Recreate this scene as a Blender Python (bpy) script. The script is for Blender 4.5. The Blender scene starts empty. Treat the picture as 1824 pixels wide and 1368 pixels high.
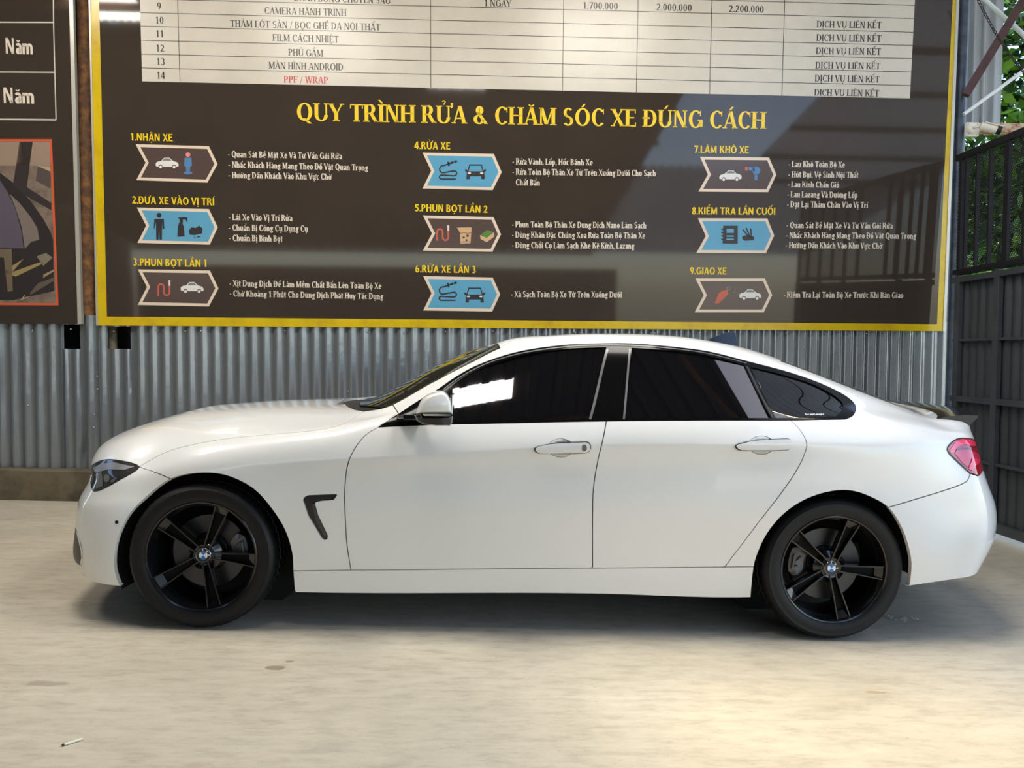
import bpy, bmesh, math, random, unicodedata
import numpy as np
from mathutils import Vector, Matrix
from mathutils.bvhtree import BVHTree
from mathutils.geometry import delaunay_2d_cdt, tessellate_polygon

scene = bpy.context.scene
C = scene.collection
random.seed(7)
PI = math.pi

# ------------------------------------------------------------------ camera
IMG_W, IMG_H, FPX = 1824, 1368, 1340.0
YAW, PITCH, ROLL = 0.04761, 0.03719, 0.00565
EYE = Vector((0.0, 0.0, 1.24288))
FWD = Vector((math.sin(YAW) * math.cos(PITCH), math.cos(YAW) * math.cos(PITCH), -math.sin(PITCH)))
_r = Vector((math.cos(YAW), -math.sin(YAW), 0.0))
_u = _r.cross(FWD)
RIGHT = _r * math.cos(ROLL) + _u * math.sin(ROLL)
UP = _u * math.cos(ROLL) - _r * math.sin(ROLL)
cam_data = bpy.data.cameras.new('camera')
cam_data.sensor_width = 36.0
cam_data.lens = FPX / IMG_W * 36.0
cam_data.clip_start = 0.05
cam_data.clip_end = 300
camera = bpy.data.objects.new('camera', cam_data)
C.objects.link(camera)
camera.matrix_world = Matrix(((RIGHT.x, UP.x, -FWD.x, EYE.x), (RIGHT.y, UP.y, -FWD.y, EYE.y),
                              (RIGHT.z, UP.z, -FWD.z, EYE.z), (0, 0, 0, 1)))
scene.camera = camera

# ------------------------------------------------------------------ sky, sun, exposure
world = bpy.data.worlds.new('world')
scene.world = world
world.use_nodes = True
nt = world.node_tree
nt.nodes.clear()
sky = nt.nodes.new('ShaderNodeTexSky')
sky.sky_type = 'NISHITA'
sky.sun_disc = False
sky.sun_elevation = math.radians(70)
sky.sun_rotation = math.radians(80)
sky.air_density = 1.0
sky.dust_density = 0.8
sky.ozone_density = 1.0
bgn = nt.nodes.new('ShaderNodeBackground')
bgn.inputs['Strength'].default_value = 0.46
wo = nt.nodes.new('ShaderNodeOutputWorld')
nt.links.new(sky.outputs[0], bgn.inputs['Color'])
nt.links.new(bgn.outputs[0], wo.inputs['Surface'])

sun_data = bpy.data.lights.new('sun', 'SUN')
sun_data.energy = 2.3
sun_data.angle = math.radians(10)
sun_data.color = (1.0, 0.84, 0.55)
sun = bpy.data.objects.new('sun', sun_data)
C.objects.link(sun)
sun.rotation_euler = (Vector((-0.50, -0.06, -1.0))).to_track_quat('-Z', 'Y').to_euler()
sun.location = (8, 4, 12)

vs = scene.view_settings
vs.view_transform = 'Standard'
vs.look = 'None'
vs.gamma = 1.0
vs.use_curve_mapping = False
vs.exposure = 0.28
SKYLIGHT = 21.0
try:
    scene.cycles.max_bounces = 8
    scene.cycles.diffuse_bounces = 5
    scene.cycles.glossy_bounces = 4
    scene.cycles.transparent_max_bounces = 12
    scene.cycles.caustics_reflective = False
    scene.cycles.caustics_refractive = False
    scene.cycles.sample_clamp_indirect = 6.0
except Exception:
    pass

# ------------------------------------------------------------------ helpers
def lin(c):
    c = c / 255.0
    return c / 12.92 if c <= 0.04045 else ((c + 0.055) / 1.055) ** 2.4

def rgb(r, g, b):
    return (lin(r), lin(g), lin(b), 1.0)

def mat(name, col, rough=0.5, metal=0.0, coat=0.0, spec=0.5, noise=None, emit=0.0, coat_rough=0.03, bump=None):
    """noise=(scale, second colour, lo, hi[, stretch xyz]); bump=(scale, strength, distance)."""
    m = bpy.data.materials.new(name)
    m.use_nodes = True
    t = m.node_tree
    b = t.nodes['Principled BSDF']
    b.inputs['Base Color'].default_value = col
    b.inputs['Roughness'].default_value = rough
    b.inputs['Metallic'].default_value = metal
    b.inputs['Coat Weight'].default_value = coat
    b.inputs['Coat Roughness'].default_value = coat_rough
    b.inputs['Specular IOR Level'].default_value = spec
    if emit:
        b.inputs['Emission Color'].default_value = col
        b.inputs['Emission Strength'].default_value = emit
    if noise or bump:
        tc = t.nodes.new('ShaderNodeTexCoord')
    if noise:
        src = tc.outputs['Object']
        if len(noise) > 4:
            mp = t.nodes.new('ShaderNodeMapping')
            mp.inputs['Scale'].default_value = noise[4]
            t.links.new(src, mp.inputs['Vector'])
            src = mp.outputs['Vector']
        n = t.nodes.new('ShaderNodeTexNoise')
        n.inputs['Scale'].default_value = noise[0]
        n.inputs['Detail'].default_value = 6
        n.inputs['Roughness'].default_value = 0.6
        t.links.new(src, n.inputs['Vector'])
        r = t.nodes.new('ShaderNodeValToRGB')
        r.color_ramp.elements[0].position = noise[2]
        r.color_ramp.elements[1].position = noise[3]
        r.color_ramp.elements[0].color = col
        r.color_ramp.elements[1].color = noise[1]
        t.links.new(n.outputs['Fac'], r.inputs['Fac'])
        t.links.new(r.outputs['Color'], b.inputs['Base Color'])
    if bump:
        n2 = t.nodes.new('ShaderNodeTexNoise')
        n2.inputs['Scale'].default_value = bump[0]
        n2.inputs['Detail'].default_value = 5
        t.links.new(tc.outputs['Object'], n2.inputs['Vector'])
        bp = t.nodes.new('ShaderNodeBump')
        bp.inputs['Strength'].default_value = bump[1]
        bp.inputs['Distance'].default_value = bump[2]
        t.links.new(n2.outputs['Fac'], bp.inputs['Height'])
        t.links.new(bp.outputs['Normal'], b.inputs['Normal'])
    return m

def mesh_obj(name, verts, faces, material, parent=None, smooth=False, normals=None):
    me = bpy.data.meshes.new(name)
    me.from_pydata([tuple(v) for v in verts], [], [tuple(f) for f in faces])
    if material:
        me.materials.append(material)
    if smooth or normals is not None:
        me.polygons.foreach_set('use_smooth', [True] * len(me.polygons))
    me.update()
    if normals is not None:
        me.normals_split_custom_set_from_vertices([tuple(n) for n in normals])
    o = bpy.data.objects.new(name, me)
    C.objects.link(o)
    if parent:
        o.parent = parent
    return o

def thing(name, label, cat, loc=(0, 0, 0), rot=(0, 0, 0), group=None):
    o = bpy.data.objects.new(name, None)
    o.empty_display_size = 0.2
    C.objects.link(o)
    o.location = loc
    o.rotation_euler = rot
    tag(o, label, cat, group)
    return o

def tag(o, label, cat, group=None):
    o['label'] = label
    o['category'] = cat
    if group:
        o['group'] = group
    return o

def struct(o, label=None):
    o['kind'] = 'structure'
    if label:
        o['label'] = label
    return o

class MB:
    """collects vertices and faces of one mesh"""
    def __init__(self):
        self.v, self.f = [], []
    def add(self, v, f):
        n = len(self.v)
        self.v += [Vector(p) for p in v]
        self.f += [tuple(i + n for i in q) for q in f]
        return self
    def box(self, lo, hi):
        x0, y0, z0 = lo
        x1, y1, z1 = hi
        return self.add([(x0, y0, z0), (x1, y0, z0), (x1, y1, z0), (x0, y1, z0), (x0, y0, z1), (x1, y0, z1), (x1, y1, z1), (x0, y1, z1)],
                        [(0, 3, 2, 1), (4, 5, 6, 7), (0, 1, 5, 4), (1, 2, 6, 5), (2, 3, 7, 6), (3, 0, 4, 7)])
    def bar(self, a, b, w, d=None, n=4, up=(0, 0, 1)):
        """straight bar from a to b: n=4 rectangular w x d, otherwise round with diameter w"""
        a, b = Vector(a), Vector(b)
        t = (b - a).normalized()
        up = Vector(up)
        if abs(t.dot(up)) > 0.95:
            up = Vector((0, 1, 0))
        s = t.cross(up).normalized()
        u = s.cross(t)
        d = w if d is None else d
        ring = []
        for i in range(n):
            if n == 4:
                q = [(-1, -1), (1, -1), (1, 1), (-1, 1)][i]
                ring.append(s * q[0] * w / 2 + u * q[1] * d / 2)
            else:
                an = 2 * PI * i / n
                ring.append(s * math.cos(an) * w / 2 + u * math.sin(an) * d / 2)
        v = [a + r for r in ring] + [b + r for r in ring]
        f = [(i, (i + 1) % n, (i + 1) % n + n, i + n) for i in range(n)]
        f += [tuple(range(n - 1, -1, -1)), tuple(range(n, 2 * n))]
        return self.add(v, f)
    def tube(self, pts, w, n=8, closed=False):
        pts = [Vector(p) for p in pts]
        m = len(pts)
        rings = []
        pu = None
        for i, p in enumerate(pts):
            if closed:
                t = pts[(i + 1) % m] - pts[i - 1]
            else:
                t = pts[min(i + 1, m - 1)] - pts[max(i - 1, 0)]
            t.normalize()
            if pu is None:
                pu = Vector((0, 0, 1)) if abs(t.z) < 0.9 else Vector((0, 1, 0))
            s = t.cross(pu).normalized()
            pu = s.cross(t).normalized()
            rings.append([p + (s * math.cos(2 * PI * k / n) + pu * math.sin(2 * PI * k / n)) * w / 2 for k in range(n)])
        v = [q for r in rings for q in r]
        f = []
        for i in range(m if closed else m - 1):
            j = (i + 1) % m
            for k in range(n):
                f.append((i * n + k, i * n + (k + 1) % n, j * n + (k + 1) % n, j * n + k))
        if not closed:
            f += [tuple(range(n - 1, -1, -1)), tuple(range((m - 1) * n, m * n))]
        return self.add(v, f)
    def prism(self, poly, vec):
        """polygon (3d points) extruded along vec, concave allowed"""
        poly = [Vector(p) for p in poly]
        vec = Vector(vec)
        n = len(poly)
        tris = tessellate_polygon([poly])
        v = poly + [p + vec for p in poly]
        f = [tuple(t) for t in tris] + [tuple(i + n for i in reversed(t)) for t in tris]
        f += [(i, (i + 1) % n, (i + 1) % n + n, i + n) for i in range(n)]
        return self.add(v, f)
    def lathe(self, prof, n=32, axis='y', closed=False):
        """prof list of (radius, along axis)"""
        m = len(prof)
        v, f = [], []
        for i in range(n):
            a = 2 * PI * i / n
            for r, h in prof:
                v.append((r * math.cos(a), h, r * math.sin(a)) if axis == 'y' else (r * math.cos(a), r * math.sin(a), h))
        for i in range(n):
            j = (i + 1) % n
            for k in range(m if closed else m - 1):
                l = (k + 1) % m
                f.append((i * m + k, i * m + l, j * m + l, j * m + k))
        return self.add(v, f)
    def build(self, name, material, parent=None, smooth=False, bevel=0, sharp=None, recalc=True):
        o = mesh_obj(name, self.v, self.f, material, parent, smooth)
        if recalc or bevel:
            bm = bmesh.new()
            bm.from_mesh(o.data)
            bmesh.ops.recalc_face_normals(bm, faces=bm.faces)
            if bevel:
                es = [e for e in bm.edges if e.is_manifold and e.calc_face_angle(0) > 0.6]
                bmesh.ops.bevel(bm, geom=es, offset=bevel, segments=2, profile=0.6, affect='EDGES', clamp_overlap=True)
            bm.to_mesh(o.data)
            bm.free()
        if smooth:
            o.data.polygons.foreach_set('use_smooth', [True] * len(o.data.polygons))
            if sharp is not None:
                o.data.set_sharp_from_angle(angle=math.radians(sharp))
        return o

def ray_dir(px, py):
    return FWD + RIGHT * ((px - IMG_W / 2) / FPX) - UP * ((py - IMG_H / 2) / FPX)

def at_y(px, py, y):
    """the point of the place that stands at distance y and shows at that spot of the photograph"""
    d = ray_dir(px, py)
    return EYE + d * ((y - EYE.y) / d.y)

def at_x(px, py, x):
    d = ray_dir(px, py)
    return EYE + d * ((x - EYE.x) / d.x)

SLOPE = 0.02261
CAR_X, CAR_Y, CAR_YAW = 0.21374, 4.17742, -0.01993
def floor_z(x):
    return -math.tan(SLOPE) * (x - CAR_X)

def at_floor(px, py):
    d = ray_dir(px, py)
    n = Vector((math.sin(SLOPE), 0, math.cos(SLOPE)))
    p0 = Vector((CAR_X, 0, 0))
    return EYE + d * ((p0 - EYE).dot(n) / d.dot(n))
# ------------------------------------------------------------------ lettering: a drawn alphabet, with or without serifs
class Pen:
    def __init__(self, stem, hair, serif):
        self.s, self.h, self.serif = stem, hair, serif
        self.q = []
    def p(self, *pts):
        self.q.append(list(pts))
    def rect(self, x0, y0, x1, y1):
        self.p((x0, y0), (x1, y0), (x1, y1), (x0, y1))
    def sf(self, x, y, e=None):
        if self.serif:
            e = e or (self.s / 2 + 0.075)
            self.rect(x - e, y, x + e, y + 0.06) if y < 0.3 else self.rect(x - e, y - 0.06, x + e, y)
    def v(self, x, y0=0.0, y1=1.0, w=None, ser='bt'):
        w = w or self.s
        self.rect(x - w / 2, y0, x + w / 2, y1)
        if 'b' in ser:
            self.sf(x, y0, w / 2 + 0.075)
        if 't' in ser:
            self.sf(x, y1, w / 2 + 0.075)
        if 'l' in ser and self.serif:      # flag to the left on small letters
            self.rect(x - w / 2 - 0.09, y1 - 0.06, x, y1)
    def vh(self, x, y0=0.0, y1=1.0, ser='bt'):
        self.v(x, y0, y1, self.h if not self.serif else self.h * 1.1, ser)
    def hb(self, x0, x1, y, t=None, tick=0):
        t = t or self.h
        self.rect(x0, y - t / 2, x1, y + t / 2)
        if tick and self.serif:
            self.rect(x1 - 0.05, min(y, y + tick), x1, max(y, y + tick))
    def d(self, x0, y0, x1, y1, w):
        self.p((x0 - w / 2, y0), (x0 + w / 2, y0), (x1 + w / 2, y1), (x1 - w / 2, y1))
    def a(self, cx, cy, rx, ry, t0, t1, wx=None, wy=None, n=None):
        wx, wy = wx or self.s, wy or self.h
        n = n or max(4, int(abs(t1 - t0) / 18))
        pr = None
        for i in range(n + 1):
            t = math.radians(t0 + (t1 - t0) * i / n)
            c, s = math.cos(t), math.sin(t)
            w = ((cx + rx * c, cy + ry * s), (cx + (rx - wx) * c, cy + (ry - wy) * s))
            if pr:
                self.p(pr[0], w[0], w[1], pr[1])
            pr = w
    def o(self, cx, cy, rx, ry):
        self.a(cx, cy, rx, ry, 0, 360, n=24)
    def dot(self, cx, cy, r):
        self.p(*[(cx + r * math.cos(k * PI / 4), cy + r * math.sin(k * PI / 4)) for k in range(8)])

def glyph(g, c):
    """draws one character, returns its advance"""
    s, h = g.s, g.h
    T, B = 1 - h / 2, h / 2
    if c == ' ': return 0.30
    if c == 'A':
        g.d(.09, 0, .36, 1, h); g.d(.63, 0, .38, 1, s); g.hb(.17, .55, .30); g.sf(.08, 0, .12); g.sf(.63, 0, .15); return .76
    if c == 'B':
        g.v(.15); g.hb(.15, .34, T); g.hb(.15, .36, .52); g.hb(.15, .36, B)
        g.a(.33, .76, .24, .24, -90, 90); g.a(.35, .265, .28, .265, -90, 90); return .70
    if c == 'C':
        g.a(.42, .5, .37, .52, 42, 318, n=18)
        if g.serif: g.rect(.64, .68, .69, .98)
        return .76
    if c in 'DĐ':
        g.v(.15); g.hb(.15, .36, T); g.hb(.15, .36, B); g.a(.35, .5, .38, .5, -90, 90)
        if c == 'Đ': g.hb(-.02, .38, .52, .09)
        return .80
    if c == 'E':
        g.v(.15); g.hb(.15, .58, T, tick=-.2); g.hb(.15, .50, .52); g.hb(.15, .60, B, tick=.2); return .66
    if c == 'F':
        g.v(.15); g.hb(.15, .58, T, tick=-.2); g.hb(.15, .50, .52); return .62
    if c == 'G':
        g.a(.42, .5, .37, .52, 42, 335, n=18); g.v(.70, .06, .46, ser=''); g.hb(.52, .78, .44)
        if g.serif: g.rect(.64, .68, .69, .98)
        return .84
    if c == 'H':
        g.v(.15); g.v(.63); g.hb(.15, .63, .52); return .80
    if c == 'I':
        g.v(.15); return .32
    if c == 'K':
        g.v(.15); g.d(.25, .42, .60, 1, h * 1.1); g.d(.64, 0, .36, .60, s); g.sf(.60, 1, .13); g.sf(.64, 0, .15); return .76
    if c == 'L':
        g.v(.15); g.hb(.15, .58, B, tick=.22); return .62
    if c == 'M':
        g.vh(.13); g.d(.15, 1, .42, .05, s); g.d(.74, 1, .45, .05, h); g.v(.78); return .95
    if c == 'N':
        g.vh(.13); g.d(.17, 1, .62, 0, s); g.vh(.64); return .80
    if c == 'O':
        g.o(.43, .5, .39, .52); return .86
    if c == 'P':
        g.v(.15); g.hb(.15, .35, T); g.hb(.15, .35, .45); g.a(.34, .72, .26, .30, -90, 90); return .66
    if c == 'Q':
        g.o(.43, .5, .39, .52); g.d(.38, .14, .72, -.16, s * .9); return .88
    if c == 'R':
        g.v(.15); g.hb(.15, .35, T); g.hb(.15, .35, .48); g.a(.34, .735, .26, .285, -90, 90); g.d(.64, 0, .38, .50, s); g.sf(.66, 0, .12); return .76
    if c == 'S':
        w = s * .85
        g.a(.31, .74, .25, .28, 35, 262, w, h * 1.15); g.a(.31, .26, .27, .28, 82, -150, w, h * 1.15)
        g.d(.45, .40, .18, .62, w)
        return .64
    if c == 'T':
        g.v(.36, ser='b'); g.hb(.03, .69, T)
        if g.serif: g.rect(.03, .74, .08, 1); g.rect(.64, .74, .69, 1)
        return .72
    if c == 'U':
        g.v(.15, .3, 1, ser='t'); g.a(.395, .34, .245 + s / 2, .36, 180, 360); g.vh(.65, .3, 1, ser='t'); return .80
    if c == 'V':
        g.d(.09, 1, .36, 0, s); g.d(.64, 1, .38, 0, h); g.sf(.09, 1, .15); g.sf(.64, 1, .12); return .74
    if c == 'W':
        g.d(.09, 1, .30, 0, s); g.d(.50, 1, .32, 0, h); g.d(.50, 1, .70, 0, s); g.d(.94, 1, .72, 0, h); g.sf(.09, 1, .14); g.sf(.94, 1, .11); return 1.02
    if c == 'X':
        g.d(.12, 1, .62, 0, s); g.d(.60, 1, .12, 0, h); g.sf(.12, 1, .14); g.sf(.62, 0, .14); g.sf(.60, 1, .11); g.sf(.12, 0, .11); return .74
    if c == 'Y':
        g.d(.08, 1, .36, .42, s); g.d(.66, 1, .38, .42, h); g.v(.36, 0, .48, ser='b'); g.sf(.08, 1, .14); g.sf(.66, 1, .12); return .74
    if c == 'Z':
        g.hb(.08, .60, T); g.hb(.06, .62, B); g.d(.14, 0, .54, 1, s); return .68
    if c == '0':
        g.o(.31, .5, .26, .52); return .62
    if c == '1':
        g.v(.30, 0, 1, ser='b'); g.d(.13, .80, .27, 1, h * 1.3); return .56
    if c == '2':
        g.a(.30, .72, .25, .30, 165, -30, s, h); g.d(.12, .05, .48, .62, s * .9); g.hb(.05, .58, h * .65, h * 1.3); return .62
    if c == '3':
        g.a(.29, .75, .24, .27, 150, -90, s, h); g.a(.29, .265, .27, .285, 90, -150, s, h); return .62
    if c == '4':
        g.v(.42, 0, 1, ser='b'); g.d(.06, .28, .40, 1, h * 1.2); g.hb(.04, .60, .27, h * 1.2); return .64
    if c == '5':
        g.hb(.12, .54, 1 - h * .65, h * 1.3); g.v(.15, .5, 1, h * 1.1, ser=''); g.a(.28, .31, .28, .33, 130, -150, s, h); return .62
    if c == '6':
        g.o(.31, .31, .27, .33); g.a(.42, .36, .38, .66, 180, 100, s, h); return .64
    if c == '7':
        g.hb(.05, .58, 1 - h * .65, h * 1.3); g.d(.25, 0, .52, .95, s); return .60
    if c == '8':
        g.o(.31, .26, .28, .28); g.o(.31, .76, .24, .26); return .62
    if c == '9':
        g.o(.31, .69, .27, .33); g.a(.20, .64, .38, .66, 0, -80, s, h); return .64
    if c == '.':
        g.dot(.13, .08, .095); return .26
    if c == ',':
        g.dot(.13, .08, .095); g.d(.10, -.18, .17, .06, .07); return .26
    if c == '-':
        g.hb(.04, .30, .36, .11); return .36
    if c == '/':
        g.d(.04, -.08, .34, 1.05, h); return .42
    if c == '&':
        g.o(.36, .77, .20, .25); g.a(.34, .26, .30, .28, 60, 355, s, h); g.d(.70, 0, .26, .68, s); return .82
    # small letters
    X = .68
    xc = X / 2
    if c == 'a':
        g.v(.43, 0, X - .15, ser='b'); g.a(.28, X - .22, .15 + s / 2, .24, 0, 150, s, h); g.a(.27, .19, .21, .21, 0, 360, s, h, n=16); return .56
    if c == 'b':
        g.v(.14, 0, 1, ser='l'); g.a(.31, xc, .24, xc + .02, 0, 360, n=18); return .62
    if c == 'c':
        g.a(.30, xc, .25, xc + .02, 50, 310, n=14); return .52
    if c in 'dđ':
        g.v(.45, 0, 1, ser='bl'); g.a(.29, xc, .24, xc + .02, 0, 360, n=18)
        if c == 'đ': g.hb(.27, .62, .86, .08)
        return .62
    if c == 'e':
        g.a(.30, xc, .25, xc + .02, 0, 310, n=16); g.hb(.1, .53, xc + .02); return .58
    if c == 'g':
        g.o(.28, .42, .22, .27); g.a(.28, -.08, .24, .19, 0, 360, s * .8, h, n=16); g.hb(.42, .58, .62, h); return .58
    if c == 'h':
        g.v(.14, 0, 1, ser='bl'); g.v(.47, 0, .42, ser='b'); g.a(.31, .42, .16 + s / 2, .27, 0, 170, s, h * 1.2); return .64
    if c == 'i':
        g.v(.15, 0, X, ser='bl')
        g.dot(.15, .88, .095); return .32
    if c == 'ı':
        g.v(.15, 0, X, ser='bl'); return .32
    if c == 'k':
        g.v(.14, 0, 1, ser='bl'); g.d(.22, .28, .46, X, h * 1.1); g.d(.50, 0, .30, .42, s); g.sf(.50, 0, .12); return .62
    if c == 'l':
        g.v(.15, 0, 1, ser='bl'); return .32
    if c == 'm':
        g.v(.14, 0, X, ser='bl')
        for k in (.46, .78):
            g.v(k, 0, .42, ser='b'); g.a(k - .16, .42, .16 + s / 2, .27, 0, 170, s, h * 1.2)
        return .96
    if c == 'n':
        g.v(.14, 0, X, ser='bl'); g.v(.47, 0, .42, ser='b'); g.a(.31, .42, .16 + s / 2, .27, 0, 170, s, h * 1.2); return .64
    if c == 'o':
        g.o(.30, xc, .26, xc + .02); return .60
    if c == 'p':
        g.v(.14, -.28, X, ser='bl'); g.a(.31, xc, .24, xc + .02, 0, 360, n=18); return .62
    if c == 'r':
        g.v(.14, 0, X, ser='bl'); g.a(.34, .40, .22, .29, 60, 170, s, h * 1.3); return .48
    if c == 's':
        g.a(.25, .50, .18, .20, 30, 260, s * .8, h); g.a(.25, .18, .20, .20, 80, -150, s * .8, h); g.d(.33, .26, .18, .44, s * .7); return .48
    if c == 't':
        g.v(.18, .1, .88, ser=''); g.hb(.04, .38, X - h / 2); g.a(.27, .14, .17, .16, 180, 300, s, h * 1.2); return .42
    if c == 'u':
        g.v(.14, .2, X, ser='l'); g.v(.47, 0, X, ser='bl'); g.a(.305, .22, .165 + s / 2, .24, 180, 360, s, h * 1.2); return .64
    if c == 'v':
        g.d(.08, X, .27, 0, s); g.d(.47, X, .29, 0, h); g.sf(.08, X, .11); g.sf(.47, X, .09); return .56
    if c == 'x':
        g.d(.09, X, .45, 0, s); g.d(.44, X, .09, 0, h); return .54
    if c == 'y':
        g.d(.08, X, .28, 0, s); g.d(.48, X, .18, -.28, h); g.sf(.08, X, .11); g.sf(.48, X, .09); return .56
    if c == 'z':
        g.hb(.06, .46, X - h / 2); g.hb(.05, .48, B); g.d(.12, 0, .40, X, s); return .52
    return .5

def accent(g, mark, x, y, up):
    """Vietnamese tone and vowel marks above (y) or below the letter"""
    w = .085 if up else .08
    if mark == '\u0301': g.d(x - .03, y, x + .11, y + .20, w * 1.3)
    elif mark == '\u0300': g.d(x + .05, y, x - .11, y + .20, w * 1.3)
    elif mark == '\u0309': g.a(x, y + .15, .10, .10, 160, -80, .055, .055); g.d(x, y - .01, x + .02, y + .07, .06)
    elif mark == '\u0303': g.a(x - .09, y + .05, .10, .10, 10, 170, .06, .06); g.a(x + .09, y + .12, .10, .10, 190, 350, .06, .06)
    elif mark == '\u0306': g.a(x, y + .16, .16, .15, 195, 345, .07, .07)
    elif mark == '\u0302': g.d(x - .16, y, x - .01, y + .16, .08); g.d(x + .16, y, x + .01, y + .16, .08)
    elif mark == '\u0323': g.dot(x, -.19, .085)

def text_polys(txt, serif=True, stem=.165, hair=.075, track=0.0):
    """all strokes of a line of text, baseline 0, capital height 1; returns polygons and width"""
    out, x = [], 0.0
    for ch in txt:
        dec = unicodedata.normalize('NFD', ch)
        base, marks = dec[0], dec[1:]
        g = Pen(stem, hair, serif)
        if base == 'i' and any(m != '\u0323' for m in marks):
            base = 'ı'
        adv = glyph(g, base)
        up = base.isupper()
        cx = adv / 2 - (.02 if base in 'EFLPK' else 0)
        top = 1.06 if up else (.78 if base not in 'đ' else 1.05)
        vowel = [m for m in marks if m in '\u0302\u0306']
        tone = [m for m in marks if m in '\u0301\u0300\u0309\u0303']
        for m in vowel:
            accent(g, m, cx, top - (.03 if m == '\u0306' else 0), up)
        for m in tone:
            if vowel:
                accent(g, m, cx + .13, top + .13, up)
            else:
                accent(g, m, cx, top, up)
        if '\u0323' in marks:
            accent(g, '\u0323', cx, 0, up)
        if '\u031b' in marks:
            yy = .98 if up else .66
            g.a(adv - .06, yy + .02, .13, .16, -70, 60, .075, .075)
            g.dot(adv + .02, yy + .12, .075)
            adv += .04
        out += [[(px + x, py) for px, py in q] for q in g.q]
        x += adv + track
    return out, x - track

def lettering(name, txt, material, p0, p1, cap, normal, parent, serif=True, stem=.165, hair=.075, track=0.0, lift=0.0012, mi=None):
    """a line of printed text from p0 (start of the baseline) to p1 (its end) on a flat surface with that normal"""
    polys, w = text_polys(txt, serif, stem, hair, track)
    p0, p1, n = Vector(p0), Vector(p1), Vector(normal).normalized()
    ax = (p1 - p0) / w
    t = ax.normalized()
    ay = n.cross(t).normalized()
    if ay.z < 0:
        ay = -ay
    ay *= cap
    v, f = [], []
    for q in polys:
        k = len(v)
        v += [p0 + ax * a + ay * b + n * lift for a, b in q]
        f.append(tuple(range(k, k + len(q))))
    if mi is not None:
        v = [mi @ p for p in v]
    o = mesh_obj(name, v, f, material, parent)
    o['kind'] = 'stuff'
    return o
# ================================================================== the setting
YS = 6.12                        # face of the boards on the back wall
YW = 6.16                        # corrugated sheets of the back wall

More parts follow.
